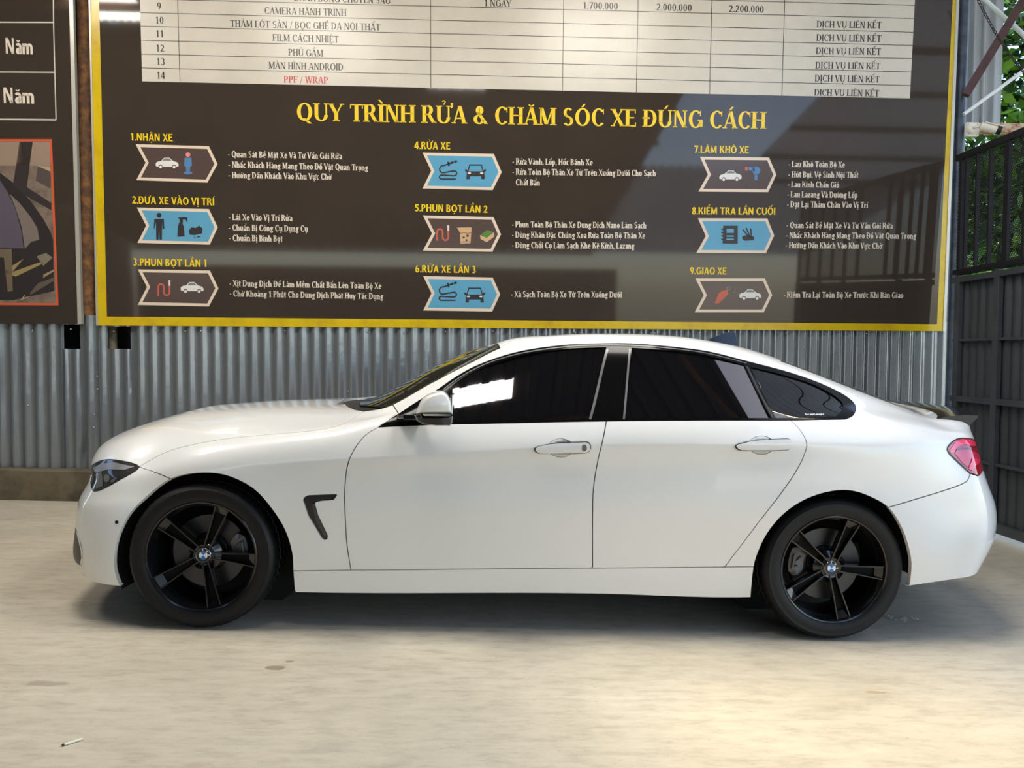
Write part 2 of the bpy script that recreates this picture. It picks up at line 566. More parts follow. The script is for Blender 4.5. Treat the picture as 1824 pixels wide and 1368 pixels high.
def concrete():
    m = mat('floor_concrete', rgb(188, 180, 165), 0.42, spec=0.35)
    t = m.node_tree
    b = t.nodes['Principled BSDF']
    tc = t.nodes.new('ShaderNodeTexCoord')
    def noise(scale, st=(1, 1, 1), det=8, ro=0.62):
        mp = t.nodes.new('ShaderNodeMapping')
        mp.inputs['Scale'].default_value = st
        t.links.new(tc.outputs['Object'], mp.inputs['Vector'])
        n = t.nodes.new('ShaderNodeTexNoise')
        n.inputs['Scale'].default_value = scale
        n.inputs['Detail'].default_value = det
        n.inputs['Roughness'].default_value = ro
        t.links.new(mp.outputs['Vector'], n.inputs['Vector'])
        return n.outputs['Fac']
    def ramp(src, stops):
        r = t.nodes.new('ShaderNodeValToRGB')
        e = r.color_ramp.elements
        while len(e) < len(stops):
            e.new(0.5)
        for q, (pos, c) in zip(e, stops):
            q.position, q.color = pos, c
        t.links.new(src, r.inputs['Fac'])
        return r.outputs['Color']
    def mix(a, c, fac, mode='MULTIPLY'):
        x = t.nodes.new('ShaderNodeMix')
        x.data_type = 'RGBA'
        x.blend_type = mode
        x.inputs[0].default_value = fac
        t.links.new(a, x.inputs[6])
        t.links.new(c, x.inputs[7])
        return x.outputs[2]
    base = ramp(noise(0.9, (0.6, 1.2, 1)), [(0.3, rgb(186, 177, 158)), (0.5, rgb(200, 191, 172)), (0.72, rgb(212, 204, 187))])
    streak = ramp(noise(16, (0.45, 1.5, 1), 10, .7), [(0.34, (0.72, 0.71, 0.69, 1)), (0.5, (0.96, 0.96, 0.95, 1)), (0.66, (1.08, 1.08, 1.07, 1))])
    speck = ramp(noise(80, (0.5, 1, 1), 4), [(0.27, (0.55, 0.52, 0.5, 1)), (0.36, (1, 1, 1, 1)), (1, (1, 1, 1, 1))])
    c = mix(base, streak, 0.75)
    c = mix(c, speck, 0.55)
    stain = ramp(noise(2.3, (1, 1, 1), 5), [(0.62, (1, 1, 1, 1)), (0.74, (0.86, 0.83, 0.80, 1)), (1, (0.8, 0.77, 0.74, 1))])
    c = mix(c, stain, 0.8)
    def spot(px, py, rx, ry, col, rag=.5):
        ctr = at_floor(px, py)
        mp = t.nodes.new('ShaderNodeMapping')
        mp.vector_type = 'POINT'
        mp.inputs['Scale'].default_value = (1 / rx, 1 / ry, 0)
        mp.inputs['Location'].default_value = (-ctr.x / rx, -ctr.y / ry, 0)
        t.links.new(tc.outputs['Object'], mp.inputs['Vector'])
        ln = t.nodes.new('ShaderNodeVectorMath')
        ln.operation = 'LENGTH'
        t.links.new(mp.outputs['Vector'], ln.inputs[0])
        ad = t.nodes.new('ShaderNodeMath')
        ad.operation = 'MULTIPLY_ADD'
        ad.inputs[1].default_value = rag * 2
        t.links.new(noise(9, (1, 2, 1), 4), ad.inputs[0])
        t.links.new(ln.outputs['Value'], ad.inputs[2])
        return ramp(ad.outputs[0], [(0.0, col), (min(.9, .62 + rag * .35), col), (min(1.0, .72 + rag * .4), (1, 1, 1, 1))])
    c = mix(c, spot(492, 1190, .10, .055, (.56, .52, .49, 1), .35), 1.0)
    c = mix(c, spot(515, 1178, .04, .025, (.62, .58, .55, 1), .35), 1.0)
    c = mix(c, spot(88, 1218, .2, .07, (.72, .71, .70, 1), .5), 1.0)
    c = mix(c, spot(1560, 1233, .10, .03, (.82, .72, .60, 1), .5), 1.0)
    # a pale trowel line
    yl = at_floor(1150, 1243).y
    sx = t.nodes.new('ShaderNodeSeparateXYZ')
    t.links.new(tc.outputs['Object'], sx.inputs[0])
    dl = t.nodes.new('ShaderNodeMath')
    dl.operation = 'SUBTRACT'
    dl.inputs[1].default_value = yl
    t.links.new(sx.outputs['Y'], dl.inputs[0])
    ab = t.nodes.new('ShaderNodeMath')
    ab.operation = 'ABSOLUTE'
    t.links.new(dl.outputs[0], ab.inputs[0])
    line = ramp(ab.outputs[0], [(0.0, (1.09, 1.09, 1.09, 1)), (.006, (1.06, 1.06, 1.06, 1)), (.016, (1, 1, 1, 1))])
    c = mix(c, line, 1.0)
    t.links.new(c, b.inputs['Base Color'])
    rr = ramp(noise(5, (0.4, 1, 1)), [(0.3, (0.34, 0.34, 0.34, 1)), (0.7, (0.55, 0.55, 0.55, 1))])
    t.links.new(rr, b.inputs['Roughness'])
    bp = t.nodes.new('ShaderNodeBump')
    bp.inputs['Strength'].default_value = 0.25
    bp.inputs['Distance'].default_value = 0.004
    t.links.new(noise(30, (0.4, 1.3, 1)), bp.inputs['Height'])
    t.links.new(bp.outputs['Normal'], b.inputs['Normal'])
    return m
M_floor = concrete()
M_sheet = mat('grey_sheet_metal', rgb(142, 147, 152), 0.24, metal=0.55, noise=(3.0, rgb(128, 133, 138), 0.35, 0.7, (1, 1, 0.25)), bump=(5, 0.25, 0.02))
M_darksheet = mat('dark_sheet', (0.02, 0.02, 0.022, 1), 0.7)
M_roof = mat('roof_sheet', rgb(92, 84, 78), 0.5, metal=0.2, noise=(1.5, rgb(70, 64, 60), 0.35, 0.7))
M_rust = mat('rusty_steel', rgb(112, 82, 60), 0.7, noise=(16, rgb(176, 122, 70), 0.42, 0.66), bump=(40, 0.5, 0.004))
M_rustlight = mat('rusty_cream_paint', rgb(196, 178, 150), 0.6, noise=(18, rgb(150, 88, 44), 0.46, 0.6), bump=(40, 0.3, 0.003))
M_kerb = mat('kerb_concrete', rgb(110, 100, 80), 0.85, noise=(4.5, rgb(66, 62, 50), 0.38, 0.66), bump=(25, 0.5, 0.006))
M_alu = mat('aluminium_edge', rgb(200, 196, 186), 0.35, metal=0.4)

floor_v, floor_f = [], []
xs = np.linspace(-14, 16, 31)
ys = np.linspace(-12, 12, 25)
for x in xs:
    for y in ys:
        floor_v.append((x, y, floor_z(x)))
for i in range(30):
    for j in range(24):
        a = i * 25 + j
        floor_f.append((a, a + 25, a + 26, a + 1))
struct(mesh_obj('floor', floor_v, floor_f, M_floor), 'worn beige concrete floor sloping down to the right')

# concrete kerb under the sheets, following the slope
kx0, kx1 = -7.0, 3.75
kt0, kt1 = at_y(0, 834, YS - .05).z, None
dz = kt0 - floor_z(at_y(0, 834, YS - .05).x)
kb = MB()
seg = 30
for i in range(seg + 1):
    x = kx0 + (kx1 - kx0) * i / seg
    j = random.uniform(-.004, .004)
    z0, z1 = floor_z(x) - .05, floor_z(x) + dz + j
    kb.v += [Vector(p) for p in ((x, YS - .06, z0), (x, YS - .065 + j, z1 - .012), (x, YS - .05 + j, z1), (x, YS + .25, z1), (x, YS + .25, z0))]
for i in range(seg):
    for k in range(4):
        a = i * 5 + k
        kb.f.append((a, a + 1, a + 6, a + 5))
struct(kb.build('trim_1', M_kerb), 'stained concrete kerb at the foot of the corrugated wall')

# corrugated sheets
def corrugated(name, x0, x1, zlo, zhi, y, material, parent, pitch=.0985, depth=.024, holes=(), rows=9, dent=.0016, axis='x', seed=1):
    """upright ribbed sheet; zlo may follow the slope (function of x)"""
    rnd = random.Random(seed)
    prof = [(0, 0), (.44, 0), (.60, 1), (.84, 1)]
    xs = []
    k = math.floor(x0 / pitch)
    while k * pitch < x1:
        for fx, d in prof:
            x = (k + fx) * pitch
            if x0 <= x <= x1:
                xs.append((x, d * depth))
        k += 1
    xs += [(x0, 0.0), (x1, 0.0)]
    for hx0, hx1, hz0, hz1 in holes:
        xs += [(hx0, 0.0), (hx1, 0.0)]
    xs = sorted(xs)
    zl = zlo if callable(zlo) else (lambda x: zlo)
    zs = list(np.linspace(0, 1, rows))
    v, f = [], []
    hz = sorted({q for h in holes for q in (h[2], h[3])})
    cols = []
    for x, d in xs:
        a, b = zl(x), zhi
        zz = sorted([a + (b - a) * t for t in zs] + [q for q in hz])
        cols.append(zz)
        for z in zz:
            off = rnd.uniform(-dent, dent)
            p = (x + rnd.uniform(-dent, dent) * .6, y - d + off, z)
            v.append(p if axis == 'x' else (y + d - off, x, z))
    m = len(cols[0])
    for i in range(len(xs) - 1):
        for j in range(m - 1):
            xm, zm = (xs[i][0] + xs[i + 1][0]) / 2, (cols[i][j] + cols[i][j + 1]) / 2
            if any(h[0] < xm < h[1] and h[2] < zm < h[3] for h in holes):
                continue
            a = i * m + j
            f.append((a, a + m, a + m + 1, a + 1))
    o = mesh_obj(name, v, f, material, parent, True)
    o.data.set_sharp_from_angle(angle=math.radians(70))
    return o

wall_back = bpy.data.objects.new('wall_back', None)
C.objects.link(wall_back)
struct(wall_back, 'grey corrugated metal wall behind the car')
ztop = at_y(900, 583, YW).z + .02
kerb_top = lambda x: floor_z(x) + dz - .01
def px_hole(x0, x1, y0, y1):
    a, b = at_y(x0, y1, YW), at_y(x1, y0, YW)
    return (a.x, b.x, a.z, b.z)
HOLES = [px_hole(114.5, 142.5, 578, 621.5), px_hole(192, 232.5, 582, 621.5)]
edges_px = [-330, 174, 420, 668, 912, 1155, 1400, 1674]
ex = [at_y(p, 700, YW).x for p in edges_px]
for i in range(len(ex) - 1):
    a, b = ex[i], ex[i + 1]
    hs = [h for h in HOLES if a < (h[0] + h[1]) / 2 < b]
    corrugated('corrugated_sheet', a, b + .045, kerb_top, ztop + .05, YW + (.003 if i % 2 else 0), M_sheet, wall_back, holes=hs, seed=i, dent=.0022 if i < 2 else .0009)
# screws along the top of the sheets
M_screw = mat('screw_head', rgb(190, 192, 194), 0.3, metal=0.9)
sm = MB().lathe([(0, -.006), (.005, -.005), (.0065, -.001), (.0065, 0)], 8).build('screw', M_screw, wall_back, True)
sm.location = at_y(330, 590, YW - .018)
for px in list(range(60, 1660, 74)):
    s = sm.copy()
    C.objects.link(s)
    s.location = at_y(px + random.uniform(-9, 9), 588 + px * .0035 + random.uniform(-2, 3), YW - .018)
for px, py in ((173, 670), (174, 693), (168, 738), (167, 761), (50, 722), (1485, 598), (1432, 618), (648, 670), (621, 697)):
    s = sm.copy()
    C.objects.link(s)
    s.location = at_y(px, py, YW - .018)

# added near-black backing so the openings read dark; posts behind the sheets
_h0, _h1 = at_y(127, 297, YW + .44), at_y(147, 232, YW + .44)
struct(MB().box((-8, YW + .42, -.3), (_h0.x, YW + .46, 5.2)).box((_h1.x, YW + .42, -.3), (3.5, YW + .46, 5.2)).box((_h0.x, YW + .42, -.3), (_h1.x, YW + .46, _h0.z)).box((_h0.x, YW + .42, _h1.z), (_h1.x, YW + .46, 5.2)).build('wall_dark_backing', M_darksheet), 'added dark backing that keeps the space behind the boards and sheets black')
pp = at_y(152, 400, YS + .07)
tag(MB().bar((at_y(162.5, 577, YS + .07).x - .055, YS + .125, floor_z(-3)), (at_y(146, 0, YS + .07).x - .005, YS + .125, 4.7), .112, n=18).build('rusty_post', M_rust, None, True, sharp=50),
    'rusty round steel post between the two wall boards', 'post')
hp = at_y(200, 600, YW + .1)
tag(MB().bar((hp.x, YW + .1, floor_z(hp.x)), (hp.x, YW + .1, 3.2), .072, n=16).build('grey_pipe', mat('old_pipe', rgb(128, 118, 100), .7, noise=(20, rgb(84, 70, 54), .45, .65)), None, True, sharp=50),
    'dull grey pipe seen in the square cut-out under the big board', 'pipe')

# right-hand end: round post
M_post = mat('grey_paint_post', rgb(92, 100, 112), 0.45, metal=0.3, noise=(9, rgb(70, 77, 88), .4, .65))
M_gate = mat('gate_grey', rgb(86, 91, 97), 0.42, metal=0.4, noise=(5, rgb(74, 79, 84), .4, .65))
M_gatesheet = mat('gate_sheet', rgb(84, 88, 93), 0.4, metal=0.4, noise=(3, rgb(70, 74, 79), .35, .7, (1, 1, .25)))
M_blacksteel = mat('black_steel', (0.010, 0.010, 0.013, 1), 0.5)
YP = 6.22
pa, pb = at_y(1707.5, 250, YP), at_y(1716, 0, YP)
dpost = (pb - pa).normalized()
top = pa + dpost * 3.2
bot = pa - dpost * ((pa.z - floor_z(pa.x)) / dpost.z)
tag(MB().bar(bot, top, .092, n=20).build('round_post', M_post, None, True, sharp=50), 'grey painted round steel post at the right edge of the big board', 'post')

# ---- gate standing at right angles to the wall
XG = at_y(1694, 492, 6.0).x
gate = thing('gate', 'tall dark steel gate with ribbed lower panels and black mesh above', 'gate', (XG, 5.0, floor_z(XG)))
GI = Matrix.Translation(gate.location).inverted()
def gp(px, py):
    """point on the plane of the gate"""
    return GI @ at_x(px, py, XG)
def gy(px):
    return at_x(px, 700, XG).y - 5.0
def gz(px, py):
    return at_x(px, py, XG).z - gate.location.z
y_far, y_near = gy(1694), -1.75
z_bot = gz(1824, 966) - .0
z_mid = gz(1697, 493)
z_top = gz(1702, 284)
def gbar(name, ya, za, yb, zb, w, d=.04, m=None, x=0.0):
    """member in the gate plane; w = seen width, d = depth"""
    o = MB().bar((x, ya, za), (x, yb, zb), w, d, up=(1, 0, 0)).build(name, m or M_gate, gate, bevel=.003)
    return o
ys_st = [gy(1703), gy(1773), -.62, -1.2, y_near]
for k, y in enumerate(ys_st):
    gbar('stile', y, z_bot, y, z_mid, .055, .04)
r_lo = gz(1697, 600) if False else None
def rail_z(px, py):
    return gz(px, py)
rails = [(rail_z(1765, 485) - .02, .045, 0), (rail_z(1740, 605), .02, .012), (rail_z(1740, 713), .045, 0), (rail_z(1790, 832), .02, .012), (z_bot + .035, .07, 0)]
for z, w, dx in rails:
    gbar('rail', y_far, z, y_near, z, w, .036, x=dx)
for k in range(len(ys_st) - 1):
    o = corrugated('ribbed_panel', ys_st[k + 1], ys_st[k], z_bot + .02, z_mid - .01, 0.034, M_gatesheet, gate, pitch=.095, depth=.016, axis='y', seed=40 + k, rows=6, dent=.001)
# black mesh section
for px, w in ((1703, .03), (1712, .02), (1731, .02), (1754, .02), (1784, .05), (1816, .022)):
    gbar('upright_bar', gy(px), z_mid, gy(px), z_top, w, .03, M_blacksteel)
for y in (-.35, -.62, -.9, -1.2, -1.5, y_near):
    gbar('upright_bar', y, z_mid, y, z_top, .03, .03, M_blacksteel)
gbar('top_rail', y_far, z_top, y_near, z_top, .05, .04, M_blacksteel)
gbar('middle_rail', y_far, z_mid + .03, y_near, z_mid + .03, .04, .035, M_blacksteel)
# perforated sheet: real holes through the material
pm = bpy.data.materials.new('perforated_black_sheet')
pm.use_nodes = True
t = pm.node_tree
b = t.nodes['Principled BSDF']
b.inputs['Base Color'].default_value = (0.012, 0.012, 0.015, 1)
b.inputs['Roughness'].default_value = 0.55
tc = t.nodes.new('ShaderNodeTexCoord')
sp = t.nodes.new('ShaderNodeSeparateXYZ')
t.links.new(tc.outputs['Object'], sp.inputs[0])
def mth(op, a, c=None):
    n = t.nodes.new('ShaderNodeMath')
    n.operation = op
    for i, q in enumerate((a, c)):
        if q is None:
            continue
        if isinstance(q, (int, float)):
            n.inputs[i].default_value = q
        else:
            t.links.new(q, n.inputs[i])
    return n.outputs[0]
pitch_h = 0.0155
row = mth('FLOOR', mth('DIVIDE', sp.outputs['Z'], pitch_h * .87))
yy = mth('ADD', mth('DIVIDE', sp.outputs['Y'], pitch_h), mth('MULTIPLY', mth('MODULO', row, 2.0), 0.5))
fy = mth('SUBTRACT', mth('FRACT', yy), 0.5)
fz = mth('SUBTRACT', mth('FRACT', mth('DIVIDE', sp.outputs['Z'], pitch_h * .87)), 0.5)
rr = mth('SQRT', mth('ADD', mth('MULTIPLY', fy, fy), mth('MULTIPLY', mth('MULTIPLY', fz, fz), .76)))
hole = mth('LESS_THAN', rr, 0.34)
t.links.new(mth('SUBTRACT', 1.0, hole), b.inputs['Alpha'])
MB().box((.012, y_near, z_mid), (.0135, y_far, z_top)).build('perforated_sheet', pm, gate)

# ---- roof over the bay (seen in reflections, shades the place)
def roof_z(y):
    return 2.72 + (y + 6.0) * 0.215
ceiling = bpy.data.objects.new('ceiling', None)
C.objects.link(ceiling)
struct(ceiling, 'dark corrugated roof over the bay')
M_skylight = mat('translucent_roof_sheet', (1.0, 0.955, 0.87, 1), 0.6, emit=SKYLIGHT)
M_awning = mat('white_awning_sheet', rgb(205, 210, 212), 0.5)
_t = M_awning.node_tree
_tr = _t.nodes.new('ShaderNodeBsdfTranslucent')
_tr.inputs['Color'].default_value = rgb(214, 222, 226)
_mx = _t.nodes.new('ShaderNodeMixShader')
_mx.inputs[0].default_value = .3
_t.links.new(_t.nodes['Principled BSDF'].outputs[0], _mx.inputs[1])
_t.links.new(_tr.outputs[0], _mx.inputs[2])
_t.links.new(_mx.outputs[0], _t.nodes['Material Output'].inputs['Surface'])
RX0, RX1, RY0, RY1 = -8.0, 2.75, -6.0, 7.0
SKY = [(-4.3, -3.6, 3.3, 4.3), (-0.66, 0.10, 1.96, 2.22), (-2.3, -1.2, 2.8, 3.9), (.7, 1.9, 2.8, 3.9)]  # narrow one mirrors in the front window; the rest are added for top light
def roof_sheet(name, x0, x1, y0, y1, material, pitch=.3, depth=.075, drop=0.0, parent=None):
    v, f = [], []
    n = max(2, int(round((x1 - x0) / pitch)))
    xs = []
    for k in range(n):
        for fx, d in ((0, 0), (.5, 0), (.62, 1), (.9, 1)):
            xs.append((x0 + (k + fx) * (x1 - x0) / n, d * depth))
    xs.append((x1, 0))
    for x, d in xs:
        v += [(x, y0, roof_z(y0) - d - drop), (x, y1, roof_z(y1) - d - drop)]
    for i in range(len(xs) - 1):
        f.append((2 * i, 2 * i + 1, 2 * i + 3, 2 * i + 2))
    return mesh_obj(name, v, f, material, parent or ceiling)
# opaque sheets around the translucent ones
xcuts = sorted({RX0, RX1, *[s[0] for s in SKY], *[s[1] for s in SKY]})
for a, b_ in zip(xcuts[:-1], xcuts[1:]):
    holes = sorted((s[2], s[3]) for s in SKY if s[0] <= a + 1e-6 and s[1] >= b_ - 1e-6)
    y = RY0
    for h0, h1 in holes:
        roof_sheet('roof_sheet', a, b_, y, h0, M_roof)
        y = h1
    roof_sheet('roof_sheet', a, b_, y, RY1, M_roof)
for s in SKY:
    roof_sheet('translucent_sheet', *s, M_skylight, pitch=.09, depth=.012, drop=.03)
for y in np.arange(RY0 + .25, RY1, 1.05):
    MB().box((RX0, y, roof_z(y) - .16), (RX1, y + .05, roof_z(y) - .085)).build('purlin', M_rust, ceiling)
roof_sheet('awning_sheet', 4.6, 8.0, -6.0, 7.0, M_awning, pitch=.16, depth=.05)
roof_sheet('awning_sheet', RX1, 4.6, -6.0, -.6, M_awning, pitch=.16, depth=.05)  # unseen piece added to cut the sky wedge mirrored in the board
roof_sheet('awning_sheet', RX1, 4.6, 3.25, 7.0, M_awning, pitch=.16, depth=.05)  # unseen piece added to bound the sun patch on the floor
for y in np.arange(-1.0, 7, 1.05):
    MB().box((4.55 if y < 3.2 else 2.75, y, roof_z(y) - .13), (8.0, y + .04, roof_z(y) - .05)).build('purlin', M_blacksteel, ceiling)
# far side of the bay, behind the camera
M_opp = mat('opposite_wall_metal', rgb(128, 128, 116), .55, noise=(1.5, rgb(104, 106, 96), .35, .7))
wall_front = corrugated('wall_front', RX0, 3.4, lambda x: floor_z(x), 2.30, -6.05, M_opp, None, pitch=.22, depth=.04, rows=3, dent=.004, seed=77)
struct(wall_front, 'corrugated wall on the other side of the bay')
wall_left = corrugated('wall_left', -6.0, 6.3, -.1, 4.2, -8.1, M_opp, None, pitch=.22, depth=.04, rows=3, dent=.004, axis='y', seed=78)
struct(wall_left, 'corrugated wall closing the left end of the bay')
# ================================================================== boards on the wall
M_board = mat('board_print_black', rgb(58, 51, 45), 0.05, spec=0.5, noise=(1.2, rgb(64, 56, 49), .35, .7))
M_yellow = mat('print_yellow', rgb(212, 182, 24), 0.2, noise=(6, rgb(190, 156, 24), .45, .75))
M_gold = mat('print_gold', rgb(240, 205, 40), 0.25)
M_sheetprint = mat('print_table_white', rgb(208, 202, 190), 0.3, noise=(2.0, rgb(196, 190, 177), .4, .7))
M_ink = mat('print_ink', rgb(34, 31, 32), 0.35)
M_inkred = mat('print_red', rgb(190, 36, 48), 0.3)
M_cream = mat('print_cream', rgb(226, 214, 198), 0.25)
M_beige = mat('print_beige_arrow', rgb(224, 206, 186), 0.25)
M_arrowdark = mat('print_arrow_dark', rgb(84, 70, 66), 0.18)
M_arrowblue = mat('print_arrow_blue', rgb(92, 158, 192), 0.2)
M_icondark = mat('print_icon_dark', rgb(52, 48, 50), 0.3)
M_iconwhite = mat('print_icon_white', rgb(224, 222, 218), 0.3)
M_iconred = mat('print_icon_red', rgb(196, 96, 78), 0.3)
M_iconblue = mat('print_icon_blue', rgb(86, 128, 176), 0.3)
M_icongreen = mat('print_icon_green', rgb(86, 128, 62), 0.3)
M_icontan = mat('print_icon_tan', rgb(206, 168, 128), 0.3)
M_iconrose = mat('print_icon_rose', rgb(226, 140, 130), 0.3)
M_grey = mat('print_grey', rgb(120, 122, 124), 0.3)
TILT = math.radians(2.5)            # the boards hang slightly forward
NRM = Vector((0, -math.cos(TILT), -math.sin(TILT)))
Z_HINGE = at_y(920, 584, YS).z
def at_board(px, py):
    d = ray_dir(px, py)
    p0 = Vector((0, YS, Z_HINGE))
    return EYE + d * ((p0 - EYE).dot(NRM) / d.dot(NRM))

board = thing('price_board', 'large black printed board with yellow border, price table and nine car wash steps', 'sign board',
              (at_y(920, 584, YS).x, YS, at_y(920, 584, YS).z))
BI = Matrix.Translation(board.location).inverted()
def bpt(px, py, lift=0.0):
    return BI @ (at_board(px, py) + Vector((0, -lift, 0)))
def flat(name, poly, material, lift, parent=board, holes=None, pt=None):
    """thin printed shape"""
    pt = pt or bpt
    P = [pt(x, y, lift) for x, y in poly]
    if holes:
        loops = [P] + [[pt(x, y, lift) for x, y in h] for h in holes]
        tr = tessellate_polygon(loops)
        V = [p for l in loops for p in l]
    else:
        tr, V = tessellate_polygon([P]), P
    F = []
    for q in tr:
        a, b_, c = (V[i] for i in q)
        n = (b_ - a).cross(c - a)
        F.append(tuple(q) if n.y < 0 else tuple(reversed(q)))
    return mesh_obj(name, V, F, material, parent)
def many(name, polys, material, lift, parent=board, pt=None):
    pt = pt or bpt
    V, F = [], []
    for poly in polys:
        P = [pt(x, y, lift) for x, y in poly]
        k = len(V)
        V += P
        for q in tessellate_polygon([P]):
            a, b_, c = (P[i] for i in q)
            n = (b_ - a).cross(c - a)
            q = tuple(q) if n.y < 0 else tuple(reversed(q))
            F.append(tuple(i + k for i in q))
    return mesh_obj(name, V, F, material, parent)
def circle(cx, cy, rx, ry=None, n=14):
    ry = ry or rx
    return [(cx + rx * math.cos(2 * PI * i / n), cy + ry * math.sin(2 * PI * i / n)) for i in range(n)]
def stroke(pts, w):
    """pixel polyline turned into a band"""
    P = [Vector(p) for p in pts]
    A, B = [], []
    for i, p in enumerate(P):
        t = (P[min(i + 1, len(P) - 1)] - P[max(i - 1, 0)]).normalized()
        n = Vector((-t.y, t.x)) * w / 2
        A.append(tuple(p + n)); B.append(tuple(p - n))
    return [[A[i], A[i + 1], B[i + 1], B[i]] for i in range(len(P) - 1)]
def arc(cx, cy, rx, ry, a0, a1, n=8):
    return [(cx + rx * math.cos(math.radians(a0 + (a1 - a0) * i / n)), cy + ry * math.sin(math.radians(a0 + (a1 - a0) * i / n))) for i in range(n + 1)]

TOPY = -150
def ext(a, b, y):
    """continue the line a-b to height y"""
    s = (y - a[1]) / (b[1] - a[1])
    return (a[0] + (b[0] - a[0]) * s, y)
BLo, TLo = (175, 579.5), (161.5, 0)
BRo, TRo = (1679, 590), (1703, 0)
BLi, TLi = (190.5, 564), (176.5, 0)
BRi, TRi = (1669, 577.5), (1697, 0)
outer = [ext(BLo, TLo, TOPY), BLo, BRo, ext(BRo, TRo, TOPY)]
inner = [ext(BLi, TLi, TOPY + 8), BLi, BRi, ext(BRi, TRi, TOPY + 8)]
back = [bpt(x, y, 0) for x, y in outer]
MB().prism(back, (0, .028, 0)).build('backing_panel', M_board, board)
flat('yellow_border', outer, M_yellow, .0004, holes=[inner])
flat('print_field', inner, M_board, .0004)
def edge_strip(name, a, b, w, parent=board, pt=bpt, m=M_alu):
    q = [pt(*a), pt(*b), pt(b[0] + w, b[1]), pt(a[0] + w, a[1])]
    q = [p + Vector((0, -.006, 0)) for p in q]
    return MB().prism(q, (0, .034, 0)).build(name, m, parent)
edge_strip('edge_strip', ext(BLo, TLo, TOPY), BLo, -3.2)
edge_strip('edge_strip', ext(BRo, TRo, TOPY), BRo, 5.0)

# price table
rowsL = [-50.5, -26, -1.8, 22.7, 47, 72, 96.6, 121, 145]
rowsR = [-15, 9.6, 33, 57.6, 81, 104.7, 128.4, 152.4, 175.5]
def tabx(xt, xb, y):
    return xt + (xb - xt) * y / 150.0
def tab_edge(x):
    """lower edge of the table at that x"""
    return 145 + (x - 253) * (175.5 - 145) / (1622 - 253)
cols = [(249.5, 253.5), (316.5, 320.8), (767, 767.6), (1004, 1002), (1136.5, 1133.3), (1268, 1263.8), (1397.5, 1392.6), (1629.6, 1621.8)]
def rowpt(i, frac):
    xl, xr = tabx(*cols[0], rowsL[i]), tabx(*cols[-1], rowsR[i])
    return (xl + (xr - xl) * frac, rowsL[i] + (rowsR[i] - rowsL[i]) * frac)
flat('table_sheet', [rowpt(0, 0), rowpt(8, 0), rowpt(8, 1), rowpt(0, 1)], M_sheetprint, .0012)
for i in range(1, 8):
    a, b_ = rowpt(i, 0), rowpt(i, 1)
    many('table_rule', stroke([a, b_], 1.1), M_ink, .0018)
for k in range(1, 7):
    a = (tabx(*cols[k], -40), -40)
    yb = tab_edge(cols[k][1])
    many('table_rule', stroke([a, (cols[k][1], yb)], 1.1), M_ink, .0018)

def write(txt, x0, y0, x1, y1, cap, material, serif=True, stem=.165, hair=.075, lift=.002, parent=board, pt=bpt, name='lettering', plane=None):
    a, b_ = pt(x0, y0, lift), pt(x1, y1, lift)
    return lettering(name, txt, material, a, b_, cap * (plane or YS) / FPX / math.cos(.05), NRM, parent, serif, stem, hair, lift=0)
CAPT = 11.2
for n, (x, y) in {'9': (283.7, 11.8), '10': (284.5, 37), '11': (285, 61), '12': (285.7, 86.5), '13': (286.7, 110.5), '14': (287, 135)}.items():
    w = 4.0 if n == '9' else 7.8
    write(n, x - w, y + 5.2, x + w, y + 5.5, CAPT, M_ink)
for tx, x0, y0, x1, y1, m in [
        ('ĐÁNH BÓNG CHUYÊN SÂU', 524, 1.5, 696, 7.0, M_ink), ('CAMERA HÀNH TRÌNH', 471, 25, 617.5, 28.6, M_ink),
        ('THẢM LÓT SÀN / BỌC GHẾ DA NỘI THẤT', 410, 48, 678, 54.7, M_ink), ('FILM CÁCH NHIỆT', 485.5, 73, 603.6, 76.3, M_ink),
        ('PHỦ GẦM', 513.5, 99.2, 576, 101, M_ink), ('MÀN HÌNH ANDROID', 478.6, 122.4, 612, 125.6, M_ink), ('PPF / WRAP', 505.6, 147.3, 585, 149, M_inkred),
        ('1 NGÀY', 862.4, 11.5, 911, 12.6, M_ink), ('1.700.000', 1037.7, 15.8, 1101, 17.2, M_ink), ('2.000.000', 1168.7, 18.6, 1232.5, 20.2, M_ink),
        ('2.200.000', 1297.6, 21.6, 1360.6, 22.8, M_ink)] + [
        ('DỊCH VỤ LIÊN KẾT', a, y, b_, y + 1.8, M_ink) for a, b_, y in ((1454.4, 1570, 49), (1453.8, 1569.6, 73), (1453, 1569, 96.3), (1452, 1568, 122), (1451, 1567, 145.2), (1450, 1565.8, 170.4))]:
    write(tx, x0, y0, x1, y1, CAPT, m)
write('QUY TRÌNH RỬA & CHĂM SÓC XE ĐÚNG CÁCH', 528, 214.8, 1364.5, 230, 29.5, M_yellow if False else M_gold, stem=.19, hair=.075)
for tx, x0, y0, x1, y1 in [
        ('1.NHẬN XE', 232.4, 250.3, 308.7, 252), ('2.ĐƯA XE VÀO VỊ TRÍ', 235, 362.5, 382.7, 366), ('3.PHUN BỌT LẦN 1', 236.7, 473, 370, 475.6),
        ('4.RỬA XE', 738, 265.3, 802.7, 266.5), ('5.PHUN BỌT LẦN 2', 738.5, 376.3, 868.7, 379.2), ('6.RỬA XE LẦN 3', 739.4, 485, 848, 486.4),
        ('7.LÀM KHÔ XE', 1235.7, 272, 1334.3, 273.5), ('8.KIỂM TRA LẦN CUỐI', 1232, 381.8, 1381.6, 382.6), ('9.GIAO XE', 1228.4, 488.5, 1294.5, 489)]:
    write(tx, x0, y0, x1, y1, 12.4, M_gold, serif=False, stem=.19, hair=.15, name='step_heading')
